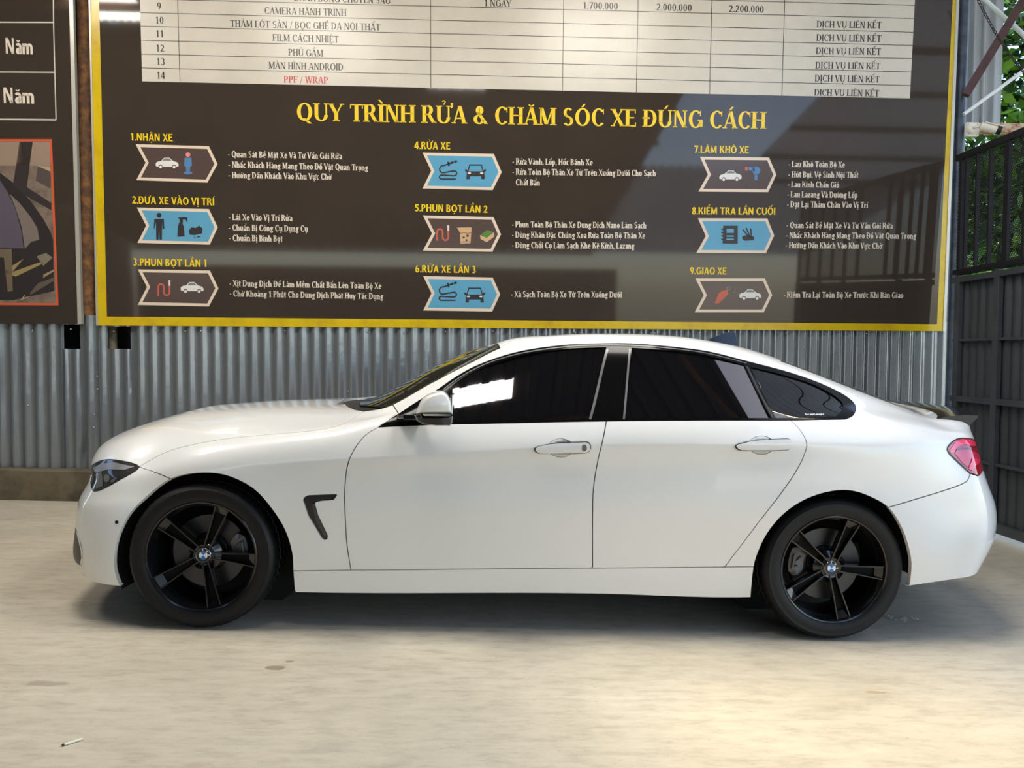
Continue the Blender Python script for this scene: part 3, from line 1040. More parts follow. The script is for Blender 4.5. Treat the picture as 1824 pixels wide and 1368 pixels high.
for tx, x0, y0, x1, y1 in [
        ('- Quan Sát Bề Mặt Xe Và Tư Vấn Gói Rửa', 406, 280, 609.4, 283.8), ('- Nhắc Khách Hàng Mang Theo Đồ Vật Quan Trọng', 406.8, 298.6, 655.8, 304.2),
        ('- Hướng Dẫn Khách Vào Khu Vực Chờ', 406.8, 317.4, 591.3, 320.4), ('- Lái Xe Vào Vị Trí Rửa', 407.4, 392, 521, 394),
        ('- Chuẩn Bị Công Cụ Dụng Cụ', 407.4, 410.8, 548.9, 412.8), ('- Chuẩn Bị Bình Bọt', 408, 429.2, 503.8, 430.6),
        ('- Xịt Dung Dịch Để Làm Mềm Chất Bẩn Lên Toàn Bộ Xe', 408.4, 509.8, 679.8, 514.5), ('- Chờ Khoảng 1 Phút Cho Dung Dịch Phát Huy Tác Dụng', 409, 528, 682.8, 533.2),
        ('- Rửa Vành, Lốp, Hốc Bánh Xe', 912.5, 293, 1056, 294.6), ('- Rửa Toàn Bộ Thân Xe Từ Trên Xuống Dưới Cho Sạch', 912.5, 311.4, 1168.3, 314),
        ('Chất Bẩn', 918.4, 330.2, 962, 330.8), ('- Phun Toàn Bộ Thân Xe Dung Dịch Nano Làm Sạch', 911.6, 405, 1151.4, 406.8),
        ('- Dùng Khăn Đặc Chủng Xoa Rửa Toàn Bộ Thân Xe', 911.6, 423.4, 1149.3, 425), ('- Dùng Chổi Cọ Làm Sạch Khe Kẽ Kính, Lazang', 911.6, 442, 1130, 443.2),
        ('- Xả Sạch Toàn Bộ Xe Từ Trên Xuống Dưới', 910, 529.3, 1108, 530), ('- Lau Khô Toàn Bộ Xe', 1404, 297.6, 1505, 298.6),
        ('- Hút Bụi, Vệ Sinh Nội Thất', 1403.6, 316, 1529, 317), ('- Lau Kính Chắn Gió', 1403, 333.7, 1494.8, 334.5), ('- Lau Lazang Và Đường Lốp', 1402, 351.5, 1527.6, 352.6),
        ('- Đặt Lại Thảm Chân Vào Vị Trí', 1401.5, 369.2, 1546, 370.5), ('- Quan Sát Bề Mặt Xe Và Tư Vấn Gói Rửa', 1400.4, 406.3, 1590, 407.5),
        ('- Nhắc Khách Hàng Mang Theo Đồ Vật Quan Trọng', 1399.8, 424.2, 1631.4, 425.6), ('- Hướng Dẫn Khách Vào Khu Vực Chờ', 1399, 442, 1571.5, 443.2),
        ('- Kiểm Tra Lại Toàn Bộ Xe Trước Khi Bàn Giao', 1395.4, 530, 1609, 531)]:
    write(tx, x0, y0, x1, y1, 10.6, M_cream, stem=.20, hair=.11)

# step arrows
def zm(ox, oy, s, pts):
    return [(ox + x * s, oy + y * s) for x, y in pts]
A1 = lambda p: zm(160, 220, .329, p)
A2 = lambda p: zm(700, 220, .296, p)
A3 = lambda p: zm(1200, 220, .2925, p)
ARROWS = [A1([(248, 112), (645, 123), (692, 220), (637, 320), (252, 307), (302, 212)]), A1([(255, 455), (645, 463), (693, 562), (650, 656), (258, 647), (305, 553)]),
          A1([(260, 790), (650, 796), (697, 893), (645, 990), (260, 982), (310, 885)]), A2([(178, 175), (607, 183), (654, 293), (600, 401), (178, 391), (230, 285)]),
          A2([(180, 553), (605, 563), (650, 667), (598, 772), (180, 765), (235, 662)]), A2([(182, 918), (600, 927), (645, 1028), (597, 1131), (182, 1125), (232, 1022)]),
          A3([(160, 203), (580, 207), (625, 312), (575, 418), (150, 415), (208, 311)]), A3([(147, 577), (570, 578), (612, 682), (562, 790), (138, 788), (195, 685)]),
          A3([(132, 943), (555, 943), (600, 1045), (548, 1150), (127, 1150), (183, 1045)])]
arrow_objs = []
for i, q in enumerate(ARROWS):
    P = [Vector(p) for p in q]
    n = len(P)
    ins = []
    for k in range(n):
        a, b_, c = P[k - 1], P[k], P[(k + 1) % n]
        t1, t2 = (b_ - a).normalized(), (c - b_).normalized()
        n1, n2 = Vector((-t1.y, t1.x)), Vector((-t2.y, t2.x))
        m = (n1 + n2)
        ins.append(tuple(b_ + m * (5.2 / max(.3, m.dot(m) / 2)) * .5 * 1.0 if False else b_ + m / max(.3, m.length_squared / 2) * 5.0))
    fr = flat('step_arrow', q, M_beige, .0012, holes=[ins])
    flat('arrow_fill', ins, M_arrowblue if i in (1, 3, 5, 7) else M_arrowdark, .0012, parent=fr)
    arrow_objs.append(fr)

def saloon_icon(cx, cy, w, parent, flip=False, m=M_iconwhite):
    """small side view of a saloon car"""
    pr = [(-.5, .10), (-.49, -.02), (-.40, -.08), (-.27, -.10), (-.13, -.24), (.08, -.25), (.26, -.10), (.44, -.04), (.5, .06), (.48, .14)]
    pr += [(.40, .14)] + arc(.30, .15, .09, .10, 0, -180, 6) + [(-.2, .15)] + arc(-.29, .15, .09, .10, 0, -180, 6) + [(-.46, .14)]
    s = -1 if flip else 1
    polys = [[(cx + s * x * w, cy + y * w) for x, y in pr]]
    polys += [circle(cx + s * .30 * w, cy + .16 * w, .065 * w, n=10), circle(cx - s * .29 * w, cy + .16 * w, .065 * w, n=10)]
    o = many('car_icon', polys, m, .0018, parent)
    many('icon_window', [[(cx + s * x * w, cy + y * w) for x, y in ((-.22, -.11), (-.11, -.21), (.07, -.22), (.2, -.11))]], M_grey, .0022, parent)
    return o
def car_front_icon(cx, cy, w, parent):
    q = lambda pts: [(cx + x * w, cy + y * w) for x, y in pts]
    polys = [q([(-.40, -.02), (-.30, -.36), (.30, -.36), (.40, -.02), (.34, -.02), (.26, -.29), (-.26, -.29), (-.34, -.02)]),
             q([(-.42, -.02), (.42, -.02), (.44, .36), (.28, .36), (.27, .22), (-.27, .22), (-.28, .36), (-.44, .36)]),
             q([(-.52, -.12), (-.42, -.12), (-.38, 0), (-.48, 0)]), q([(.52, -.12), (.42, -.12), (.38, 0), (.48, 0)])]
    o = many('car_icon', polys, M_icondark, .0018, parent)
    for sg in (-1, 1):
        many('icon_headlight', [circle(cx + sg * .30 * w, cy + .07 * w, .085 * w, .04 * w)], M_iconwhite, .0022, parent)
def hose_icon(x, y, parent, m=M_icondark):
    pts = [(x + 8, y - 13), (x - 6, y - 8)] + arc(x - 8, y - 1.5, 6, 6.5, -80, -270, 6) + [(x + 12, y + 1.5)] + arc(x + 12, y + 5.8, 4.6, 4.4, -90, 90, 6) + [(x - 10, y + 9)] + arc(x - 10, y + 12.5, 4.4, 3.6, -90, -270, 6) + [(x + 15, y + 16)]
    many('hose_icon', stroke(pts, 2.6) + stroke([(x + 1, y - 15), (x + 3, y - 7)], 3.2) + stroke([(x + 6, y - 12.5), (x + 11, y - 14)], 4) + stroke([(x + 12, y - 14), (x + 17, y - 16)], 4), m, .0018, parent)
def foam_hose_icon(x, y, parent):
    pts = [(x - 10, y + 11), (x - 10, y - 4)] + arc(x - 5, y - 5, 5, 5, 180, 360, 8) + [(x, y + 5)] + arc(x + 5, y + 5, 5, 5, 180, 0, 8) + [(x + 10, y - 8)]
    many('hose_icon', stroke(pts, 3.0), M_iconred, .0018, parent)
    many('nozzle_icon', stroke([(x + 10, y - 7), (x + 10, y - 17)], 3.2), M_iconwhite, .0019, parent)

saloon_icon(298, 291, 41, arrow_objs[0], flip=False)
many('person_icon', [circle(335, 275.5, 4.2)], M_iconrose, .0018, arrow_objs[0])
many('person_icon', [[(329, 281), (341, 281), (342, 295), (339, 297), (338, 308), (332, 308), (331, 297), (328, 295)], circle(335, 308, 8, 2.6)], M_iconblue, .0018, arrow_objs[0])
many('person_icon', [circle(283.4, 383.5, 4.4), [(275, 390), (292, 390), (293, 408), (290, 408), (289, 396), (288.5, 427), (284.5, 427), (283.5, 410), (282.5, 427), (278.5, 427), (278, 396), (275, 408), (274, 408)]], M_icondark, .0018, arrow_objs[1])
many('spray_bottle_icon', [[(319, 397), (325, 397), (328, 405), (329, 421), (316, 422), (317, 404)], [(320, 397), (320, 389), (316, 392), (319, 387), (334, 387), (334, 397), (331, 392), (326, 391), (326, 397)]], M_icondark, .0018, arrow_objs[1])
many('sponge_icon', [[(336, 411), (341, 405), (349, 406), (355, 402), (361, 407), (360, 416), (347, 419), (338, 418)], circle(354, 421.6, 3.2, 1.4), circle(347, 423, 1.2)], M_icondark, .0018, arrow_objs[1])
foam_hose_icon(292, 516, arrow_objs[2])
saloon_icon(342.5, 512.5, 41, arrow_objs[2])
hose_icon(797, 303, arrow_objs[3])
car_front_icon(847, 306, 37, arrow_objs[3])
foam_hose_icon(788.5, 418, arrow_objs[4])
many('bucket_icon', [[(814, 405.5), (840, 405), (838, 433.5), (820.5, 434), (819, 414)]], M_icontan, .0018, arrow_objs[4])
many('bubble_icon', [circle(826, 423, 2, n=10), circle(833, 420, 2.4, n=10), circle(831, 428, 2, n=10)] + stroke([(819, 416), (826, 414), (832, 416), (839, 414.5)], 1.0) + stroke([(821, 431), (837, 431)], .8), M_arrowdark, .0022, arrow_objs[4])
many('sponge_icon', [[(855, 419), (868, 409.5), (880, 414), (867, 424)]], M_icongreen, .0018, arrow_objs[4])
many('sponge_icon', [[(855, 419), (867, 424), (867, 431.5), (856, 426)], [(867, 424), (880, 414), (880, 422), (867, 431.5)]], M_icontan, .0018, arrow_objs[4])
hose_icon(796.5, 519, arrow_objs[5])
car_front_icon(845.5, 525.5, 37, arrow_objs[5])
saloon_icon(1301, 313.5, 40, arrow_objs[6], flip=True)
many('dryer_icon', [[(1333, 298), (1344, 299), (1345, 306), (1334, 303)], circle(1347, 304, 7.2), [(1344, 310), (1349, 310), (1349, 321), (1344, 321)]], M_iconblue, .0018, arrow_objs[6])
many('dryer_icon', [[(1327, 297.5), (1331.5, 297.5), (1331.5, 304), (1327, 304)]], M_iconred, .0018, arrow_objs[6])
many('notebook_icon', [[(1288, 402), (1314, 402), (1314, 434), (1287, 434)]] + [[(1284.5, y), (1289, y), (1289, y + 2.6), (1284.5, y + 2.6)] for y in (407, 413, 419, 425)], M_icondark, .0018, arrow_objs[7])
many('notebook_icon', [[(1294, 407.5), (1307, 407.5), (1307, 415), (1294, 415)], [(1294, 419.5), (1307, 419.5), (1307, 422), (1294, 422)], [(1294, 425), (1307, 425), (1307, 427.5), (1294, 427.5)]], M_arrowblue, .0022, arrow_objs[7])
many('hand_icon', [[(1322, 421), (1328, 419), (1336, 421), (1343, 421), (1343, 428), (1327, 429), (1322, 426)]] + stroke([(1334, 422), (1323, 409)], 2.6) + stroke([(1336, 422), (1329, 406)], 2.6) + stroke([(1338.5, 422), (1337, 407)], 2.6), M_icondark, .0018, arrow_objs[7])
many('hand_icon', [[(1273, 540), (1280, 522), (1287, 518), (1296, 516), (1297, 524), (1288, 533), (1279, 541)]], M_iconred, .0018, arrow_objs[8])
many('key_icon', stroke([(1294, 513), (1298, 511), (1302, 512), (1300, 516), (1296, 515), (1294, 513)], 1.4), M_grey, .0018, arrow_objs[8])
many('key_icon', stroke([(1310, 513), (1309, 520), (1306, 521)], 1.2), M_grey, .0018, arrow_objs[8])
saloon_icon(1336.5, 525, 39.5, arrow_objs[8])

# ---- board on the left
lb = thing('poster_board', 'black board with orange framed picture of a dark car and white table', 'sign board',
           (at_y(60, 577, YS).x, YS, at_y(60, 577, YS).z))
LI = Matrix.Translation(lb.location).inverted()
def lpt(px, py, lift=0.0):
    return LI @ (at_board(px, py) + Vector((0, -lift, 0)))
Lr0, Lr1 = (123.6, 0), (139, 577)
lout = [(-420, TOPY), (-420, 575), Lr1, ext(Lr0, Lr1, TOPY)]
MB().prism([lpt(x, y, 0) for x, y in lout], (0, .028, 0)).build('backing_panel', M_board, lb)
edge_strip('edge_strip', ext(Lr0, Lr1, TOPY), Lr1, 7.0, parent=lb, pt=lpt)
for q in (stroke([(-420, 38), (95.5, 40)], 2.4), stroke([(-420, 126), (98, 129)], 2.4), stroke([(-420, 209), (100, 213.5)], 2.8), stroke([(94.3, -140), (95.4, 40), (100, 213.5)], 2.0)):
    many('table_rule', q, M_sheetprint, .001, lb, lpt)
write('Năm', 9.6, 95.5, 60.5, 97, 25.5, M_cream, serif=False, stem=.20, hair=.15, lift=.001, parent=lb, pt=lpt)
write('0 Năm', -17, 183, 63, 184.6, 25.5, M_cream, serif=False, stem=.20, hair=.15, lift=.001, parent=lb, pt=lpt)
pic_o = [(-420, 247), (92.6, 248), (104.4, 544), (-420, 541)]
pic_i = [(-416, 251.5), (88.6, 252), (100.2, 540), (-416, 537)]
fr = flat('orange_frame', pic_o, mat('print_orange', rgb(206, 92, 58), .22), .001, lb, [pic_i], lpt)
Z = lambda pts: [(x * .234, 240 + y * .234) for x, y in pts]
pg = flat('picture', pic_i, mat('picture_ground', rgb(128, 112, 100), .2, noise=(9, rgb(92, 82, 78), .4, .65)), .001, lb, None, lpt)
for nm, poly, col in [
        ('picture_wall', [(-1750, 55), (380, 55), (383, 245), (290, 235), (-1750, 240)], (150, 130, 114)),
        ('picture_stripe', [(150, 55), (250, 55), (205, 400), (392, 520), (392, 575), (205, 470), (100, 385)], (58, 52, 52)),
        ('picture_block', [(290, 240), (384, 280), (386, 410), (272, 350)], (84, 76, 72)),
        ('picture_block', [(290, 236), (384, 250), (384, 280), (290, 242)], (176, 156, 124)),
        ('car_silhouette', [(-1200, 200), (0, 290), (120, 380), (230, 500), (330, 640), (385, 740), (405, 800), (412, 1190), (100, 1260), (-1200, 1250)], (52, 47, 47)),
        ('car_bonnet', [(-900, 300), (0, 345), (60, 440), (120, 570), (160, 720), (180, 865), (-900, 862)], (92, 84, 98)),
        ('car_wing', [(75, 450), (150, 520), (230, 620), (285, 710), (300, 800), (240, 815), (190, 870), (165, 700), (120, 560)], (122, 110, 104)),
        ('car_headlight', [(280, 925), (350, 900), (402, 935), (330, 1000)], (128, 118, 102)),
        ('car_chrome', [(40, 1030), (180, 945), (95, 1045), (320, 965), (330, 980), (120, 1080), (45, 1055)], (150, 132, 88)),
        ('car_grille', [(-300, 870), (90, 870), (98, 1190), (60, 1195), (30, 935), (-300, 935)], (112, 98, 82)),
        ('car_intake', [(225, 1210), (290, 1130), (414, 1085), (414, 1110), (240, 1215)], (96, 86, 76)),
        ('car_chrome', [(330, 1065), (412, 1025), (412, 1040), (330, 1090)], (150, 134, 100)),
        ('car_chrome', [(155, 1262), (190, 1215), (185, 1240), (240, 1225)], (168, 148, 110))]:
    pl = Z(poly)
    flat(nm, pl, mat('picture_' + nm, rgb(*col), .2), .0014 + .0003 * (nm != 'car_silhouette'), pg, None, lpt)
# ================================================================== the car
M_paint = mat('white_paint', (0.85, 0.848, 0.83, 1), 0.28, coat=1.0, coat_rough=0.02)
M_shell = mat('dark_inner', (0.012, 0.012, 0.012, 1), 0.8)
M_glass = mat('tinted_glass', (0.004, 0.004, 0.005, 1), 0.02, spec=0.55)
M_screen = mat('windscreen_glass', (0.012, 0.016, 0.012, 1), 0.03, spec=0.6)
M_black = mat('gloss_black', (0.005, 0.005, 0.006, 1), 0.14, coat=0.25)
M_trim = mat('satin_black', (0.012, 0.012, 0.013, 1), 0.4)
M_chrome = mat('chrome', (0.75, 0.75, 0.76, 1), 0.12, metal=1.0)
M_alloy = mat('brake_metal', (0.07, 0.07, 0.073, 1), 0.34, metal=0.9)
M_rubber = mat('tyre_rubber', (0.006, 0.006, 0.007, 1), 0.5, spec=0.3, bump=(60, 0.15, 0.002))
M_red = mat('red_lens', (0.42, 0.006, 0.016, 1), 0.08, coat=1.0)
M_redlit = mat('bright_red_lens', (0.85, 0.03, 0.10, 1), 0.1, coat=1.0)
M_reddark = mat('deep_red_lens', (0.12, 0.003, 0.006, 1), 0.1, coat=1.0)
M_lamp = mat('lamp_housing', (0.03, 0.03, 0.032, 1), 0.15, coat=1.0)
M_lampglass = mat('lamp_reflector', (0.55, 0.56, 0.57, 1), 0.15, metal=0.85)
M_blue = mat('emblem_blue', rgb(20, 110, 190), 0.25, coat=0.5)
M_white = mat('emblem_white', (0.85, 0.85, 0.85, 1), 0.25, coat=0.5)

car = thing('car', 'white four-door coupe saloon with black wheels parked on the concrete floor', 'car',
            (CAR_X, CAR_Y, 0.0), (0, SLOPE, CAR_YAW))
CARM = Matrix.Translation((CAR_X, CAR_Y, 0)) @ Matrix.Rotation(CAR_YAW, 4, 'Z') @ Matrix.Rotation(SLOPE, 4, 'Y')
CARI = CARM.inverted()

# ---- body surface: eleven long lines from the middle of the nose round the side to the middle of the tail
# each: nose (x, z), tail (x, z), corner fullness (nose, tail), knots (x, half width, height)
LINES = [
    ((-2.155, .185), (2.295, .325), (2.5, 2.3), [(-1.70, .85, .174), (-1.0, .845, .163), (.32, .85, .184), (1.04, .85, .181), (1.62, .862, .232), (2.0, .835, .282)]),
    ((-2.195, .255), (2.36, .40), (2.5, 2.3), [(-1.70, .868, .270), (-1.0, .866, .268), (.32, .869, .307), (1.04, .871, .327), (1.75, .888, .36), (2.0, .852, .385)]),
    ((-2.18, .37), (2.39, .49), (2.5, 2.35), [(-1.70, .885, .40), (-1.4, .90, .41), (-1.0, .889, .42), (.32, .886, .44), (1.04, .892, .45), (1.42, .91, .47), (1.75, .903, .48), (2.0, .860, .495)]),
    ((-2.17, .48), (2.385, .595), (2.5, 2.35), [(-1.70, .875, .53), (-1.4, .905, .55), (-1.0, .90, .57), (0, .900, .58), (.6, .902, .60), (1.04, .907, .61), (1.42, .915, .63), (1.75, .90, .63), (2.0, .845, .63)]),
    ((-2.145, .56), (2.315, .72), (2.4, 2.3), [(-1.70, .855, .60), (-1.4, .894, .65), (-1.0, .898, .69), (0, .895, .765), (.6, .896, .795), (1.04, .90, .813), (1.42, .905, .82), (1.75, .882, .82), (2.0, .815, .81)]),
    ((-2.125, .60), (2.278, .84), (2.4, 2.3), [(-1.70, .84, .65), (-1.4, .885, .71), (-1.06, .896, .745), (0, .899, .838), (.34, .90, .862), (.95, .90, .884), (1.25, .898, .893), (1.5, .89, .896), (1.75, .866, .90), (2.0, .785, .90)]),
    ((-2.14, .645), (2.283, .925), (2.4, 2.3), [(-1.70, .805, .70), (-1.4, .848, .78), (-1.06, .866, .835), (-.85, .870, .867), (-.65, .866, .908), (-.43, .862, .93), (0, .862, .945), (.36, .862, .967), (.81, .857, .982), (1.2, .845, .989), (1.43, .83, .992), (1.75, .80, .975), (2.0, .728, .952)]),
    ((-2.15, .68), (2.32, .96), (2.4, 2.4), [(-1.70, .70, .797), (-1.4, .735, .85), (-1.06, .75, .888), (-.85, .755, .918), (-.65, .788, .957), (-.43, .785, 1.03), (0, .756, 1.105), (.36, .745, 1.135), (.81, .735, 1.135), (1.2, .725, 1.10), (1.43, .715, 1.07), (1.75, .69, 1.02), (2.0, .655, .978)]),
    ((-2.15, .705), (2.335, .978), (2.3, 2.4), [(-1.70, .50, .872), (-1.4, .53, .911), (-1.06, .55, .937), (-.85, .60, .956), (-.75, .65, .970), (-.65, .688, .997), (-.43, .66, 1.111), (-.23, .632, 1.218), (-.1, .618, 1.278), (.1, .606, 1.308), (.4, .595, 1.326), (.6, .59, 1.328), (.85, .58, 1.311), (1.05, .575, 1.277), (1.28, .57, 1.219), (1.45, .57, 1.166), (1.6, .575, 1.116), (1.75, .58, 1.067), (1.9, .59, 1.020), (2.0, .592, .998)]),
    ((-2.13, .715), (2.295, .988), (2.3, 2.4), [(-1.70, .27, .907), (-1.4, .29, .943), (-1.06, .30, .963), (-.88, .32, .974), (-.78, .335, .993), (-.65, .345, 1.055), (-.43, .34, 1.175), (-.23, .33, 1.261), (-.1, .32, 1.301), (.1, .31, 1.331), (.4, .3, 1.352), (.65, .3, 1.358), (.9, .3, 1.347), (1.15, .3, 1.314), (1.28, .3, 1.279), (1.45, .3, 1.228), (1.6, .3, 1.18), (1.75, .3, 1.131), (1.9, .3, 1.075), (2.0, .3, 1.037)]),
    ((-2.13, .72), (2.30, .992), (2.3, 2.4), [(-1.70, 0, .919), (-1.4, 0, .952), (-1.06, 0, .971), (-.9, 0, .980), (-.80, 0, .996), (-.7, 0, 1.045), (-.611, 0, 1.096), (-.407, 0, 1.207), (-.19, 0, 1.296), (-.1, 0, 1.314), (.1, 0, 1.343), (.42, 0, 1.366), (.68, 0, 1.373), (.92, 0, 1.362), (1.19, 0, 1.324), (1.444, 0, 1.252), (1.741, 0, 1.156), (1.9, 0, 1.096), (2.0, 0, 1.055)]),
]
def pchip(xk, yk, x):
    xk, yk, x = np.array(xk, float), np.array(yk, float), np.array(x, float)
    h = np.diff(xk)
    d = np.diff(yk) / h
    m = np.zeros(len(xk))
    m[0], m[-1] = d[0], d[-1]
    for i in range(1, len(xk) - 1):
        # smooth three-point slope
        m[i] = (d[i - 1] * h[i] + d[i] * h[i - 1]) / (h[i] + h[i - 1])
    i = np.clip(np.searchsorted(xk, x) - 1, 0, len(h) - 1)
    t = (x - xk[i]) / h[i]
    return ((2 * t ** 3 - 3 * t ** 2 + 1) * yk[i] + (t ** 3 - 2 * t ** 2 + t) * h[i] * m[i]
            + (-2 * t ** 3 + 3 * t ** 2) * yk[i + 1] + (t ** 3 - t ** 2) * h[i] * m[i + 1])

TH = [0, 10, 22, 35, 48, 60, 71, 81, 90]
XS = [-1.55, -1.4, -1.22, -1.06, -.95, -.87, -.80, -.73, -.66, -.58, -.5, -.41, -.32, -.23, -.14, -.05, .08, .25, .45, .65, .85, 1.0, 1.15,
      1.28, 1.4, 1.52, 1.64, 1.76, 1.88]
NX0, NXE = -1.70, 2.0
def build_net():
    net = []
    for k, ((xf, zf), (xr, zr), (nf, nr), kn) in enumerate(LINES):
        kx, ky, kz = [q[0] for q in kn], [q[1] for q in kn], [q[2] for q in kn]
        row = []
        w0, z0, wE, zE = ky[0], kz[0], ky[-1], kz[-1]
        def corner(th, xc, x0, n, w, zc, z0):
            a = math.radians(th)
            if k == 10:
                fx = 1 - math.cos(a) ** 0.9
                y = 0.0
            else:
                fx = 1 - max(math.cos(a), 0) ** (2 / n)
                y = w * math.sin(a) ** (2 / n)
            s = fx ** (0.55 if k > 6 else 0.9)
            return (xc + (x0 - xc) * fx, -y, zc + (z0 - zc) * s)
        for th in TH:
            row.append(corner(th, xf, NX0, nf, w0, zf, z0))
        ys, zs = pchip(kx, ky, XS), pchip(kx, kz, XS)
        row += [(x, -y, z) for x, y, z in zip(XS, ys, zs)]
        for th in reversed(TH):
            row.append(corner(th, xr, NXE, nr, wE, zr, zE))
        net.append(row)
    return np.array(net)          # lines x stations x 3
NET = build_net()
NL, NS = NET.shape[:2]
_du = np.linalg.norm(np.diff(NET, axis=1), axis=2)
UK = np.concatenate([[0], np.cumsum(np.maximum(_du[2:7].mean(axis=0), 0.02))])
_dv = np.linalg.norm(np.diff(NET[:, 12:30], axis=0), axis=2).mean(axis=1)
VK = np.concatenate([[0], np.cumsum(_dv)])

def spline_m(xk, Y):
    """second derivatives of the natural cubic spline, Y: n x d"""
    n = len(xk)
    h = np.diff(xk)
    A = np.zeros((n, n))
    B = np.zeros_like(Y)
    A[0, 0] = A[-1, -1] = 1
    for i in range(1, n - 1):
        A[i, i - 1], A[i, i], A[i, i + 1] = h[i - 1], 2 * (h[i - 1] + h[i]), h[i]
        B[i] = 6 * ((Y[i + 1] - Y[i]) / h[i] - (Y[i] - Y[i - 1]) / h[i - 1])
    return np.linalg.solve(A, B)
def spline_e(xk, Y, Mm, x):
    h = np.diff(xk)
    i = np.clip(np.searchsorted(xk, x) - 1, 0, len(h) - 1)
    a = ((xk[i + 1] - x) / h[i])[:, None]
    b = ((x - xk[i]) / h[i])[:, None]
    hh = (h[i] ** 2 / 6)[:, None]
    return a * Y[i] + b * Y[i + 1] + ((a ** 3 - a) * Mm[i] + (b ** 3 - b) * Mm[i + 1]) * hh
_YU = NET.transpose(1, 0, 2).reshape(NS, NL * 3)
_MU = spline_m(UK, _YU)
def surf(U, V):
    """near-side body surface, arrays U, V -> points"""
    U, V = np.asarray(U, float), np.asarray(V, float)
    R = spline_e(UK, _YU, _MU, np.clip(U, 0, UK[-1])).reshape(len(U), NL, 3)
    out = np.zeros((len(U), 3))
    # v spline solved for all points at once
    n = NL
    h = np.diff(VK)
    A = np.zeros((n, n))
    A[0, 0] = A[-1, -1] = 1
    Bm = np.zeros((n, n))
    for i in range(1, n - 1):
        A[i, i - 1], A[i, i], A[i, i + 1] = h[i - 1], 2 * (h[i - 1] + h[i]), h[i]
        Bm[i, i + 1] += 6 / h[i]
        Bm[i, i] -= 6 / h[i] + 6 / h[i - 1]
        Bm[i, i - 1] += 6 / h[i - 1]
    # the centre line meets its mirror image without a kink
    A[-1, -1], A[-1, -2] = 2 * h[-1], h[-1]
    K = np.linalg.solve(A, Bm)
    A2 = np.zeros((n, n))
    Bs = Bm.copy()
    Bs[-1, -1] -= 6 / h[-1]
    Bs[-1, -2] += 6 / h[-1]
    K2 = np.linalg.solve(A, Bs)
    Mxy = np.einsum('ij,pjd->pid', K, R)
    Mz = np.einsum('ij,pjd->pid', K2, R)
    i = np.clip(np.searchsorted(VK, V) - 1, 0, n - 2)
    p = np.arange(len(U))
    a = ((VK[i + 1] - V) / h[i])
    b = ((V - VK[i]) / h[i])
    hh = h[i] ** 2 / 6
    for d in range(3):
        MM = Mz if d == 2 else Mxy
        out[:, d] = a * R[p, i, d] + b * R[p, i + 1, d] + ((a ** 3 - a) * MM[p, i, d] + (b ** 3 - b) * MM[p, i + 1, d]) * hh
    # the sharp shoulder line pressed along the doors
    x = out[:, 0]
    fade = np.clip((x + 1.25) / .5, 0, 1) * np.clip((2.25 - x) / .3, 0, 1)
    d = np.sqrt((V - VK[5]) ** 2 + .006 ** 2) - .006
    out[:, 1] -= .0075 * np.exp(-d / .055) * fade
    return out
def surf_n(U, V):
    e = 0.004
    U, V = np.asarray(U, float), np.asarray(V, float)
    U = np.clip(U, e, UK[-1] - e)
    V = np.clip(V, e, VK[-1] - e)
    du = surf(U + e, V) - surf(U - e, V)
    dv = surf(U, V + e) - surf(U, V - e)
    n = np.cross(du, dv)
    n /= np.maximum(np.linalg.norm(n, axis=1), 1e-9)[:, None]
    return n

# fine net for finding where a traced line lies on the body
GU, GV = np.linspace(0, UK[-1], 330), np.linspace(0, VK[-1], 150)
_uu, _vv = np.meshgrid(GU, GV, indexing='ij')
_P = surf(_uu.ravel(), _vv.ravel())
_tri = []
for i in range(len(GU) - 1):
    for j in range(len(GV) - 1):
        a, b, c, d = i * 150 + j, (i + 1) * 150 + j, (i + 1) * 150 + j + 1, i * 150 + j + 1
        _tri += [(a, b, c), (a, c, d)]
BODY = BVHTree.FromPolygons([Vector(p) for p in _P], _tri)
EYE_C = CARI @ EYE
def on_body(px, py):
    cx, cy = 930.0, 860.0
    for k in range(40):
        s = k * 0.004
        qx, qy = px + (cx - px) * s, py + (cy - py) * s
        d = CARI.to_3x3() @ ray_dir(qx, qy)
        loc, nrm, idx, dist = BODY.ray_cast(EYE_C, d)
        if loc is not None:
            t = _tri[idx]
            A = [Vector(_P[q]) for q in t]
            from mathutils.interpolate import poly_3d_calc
            w = poly_3d_calc(A, loc)
            return (sum(w[m] * _uu.ravel()[t[m]] for m in range(3)), sum(w[m] * _vv.ravel()[t[m]] for m in range(3)))
    raise ValueError('off body %s %s' % (px, py))
def u_of_x(x):
    """station of a given x along the middle of the car side"""
    return float(np.interp(x, NET[5, :, 0], UK))
def xv(x, line):
    """surface coordinates at x on (fractional) line number"""
    return (u_of_x(x), float(np.interp(line, range(NL), VK)))
def trace(pts):
    return [on_body(*p) for p in pts]

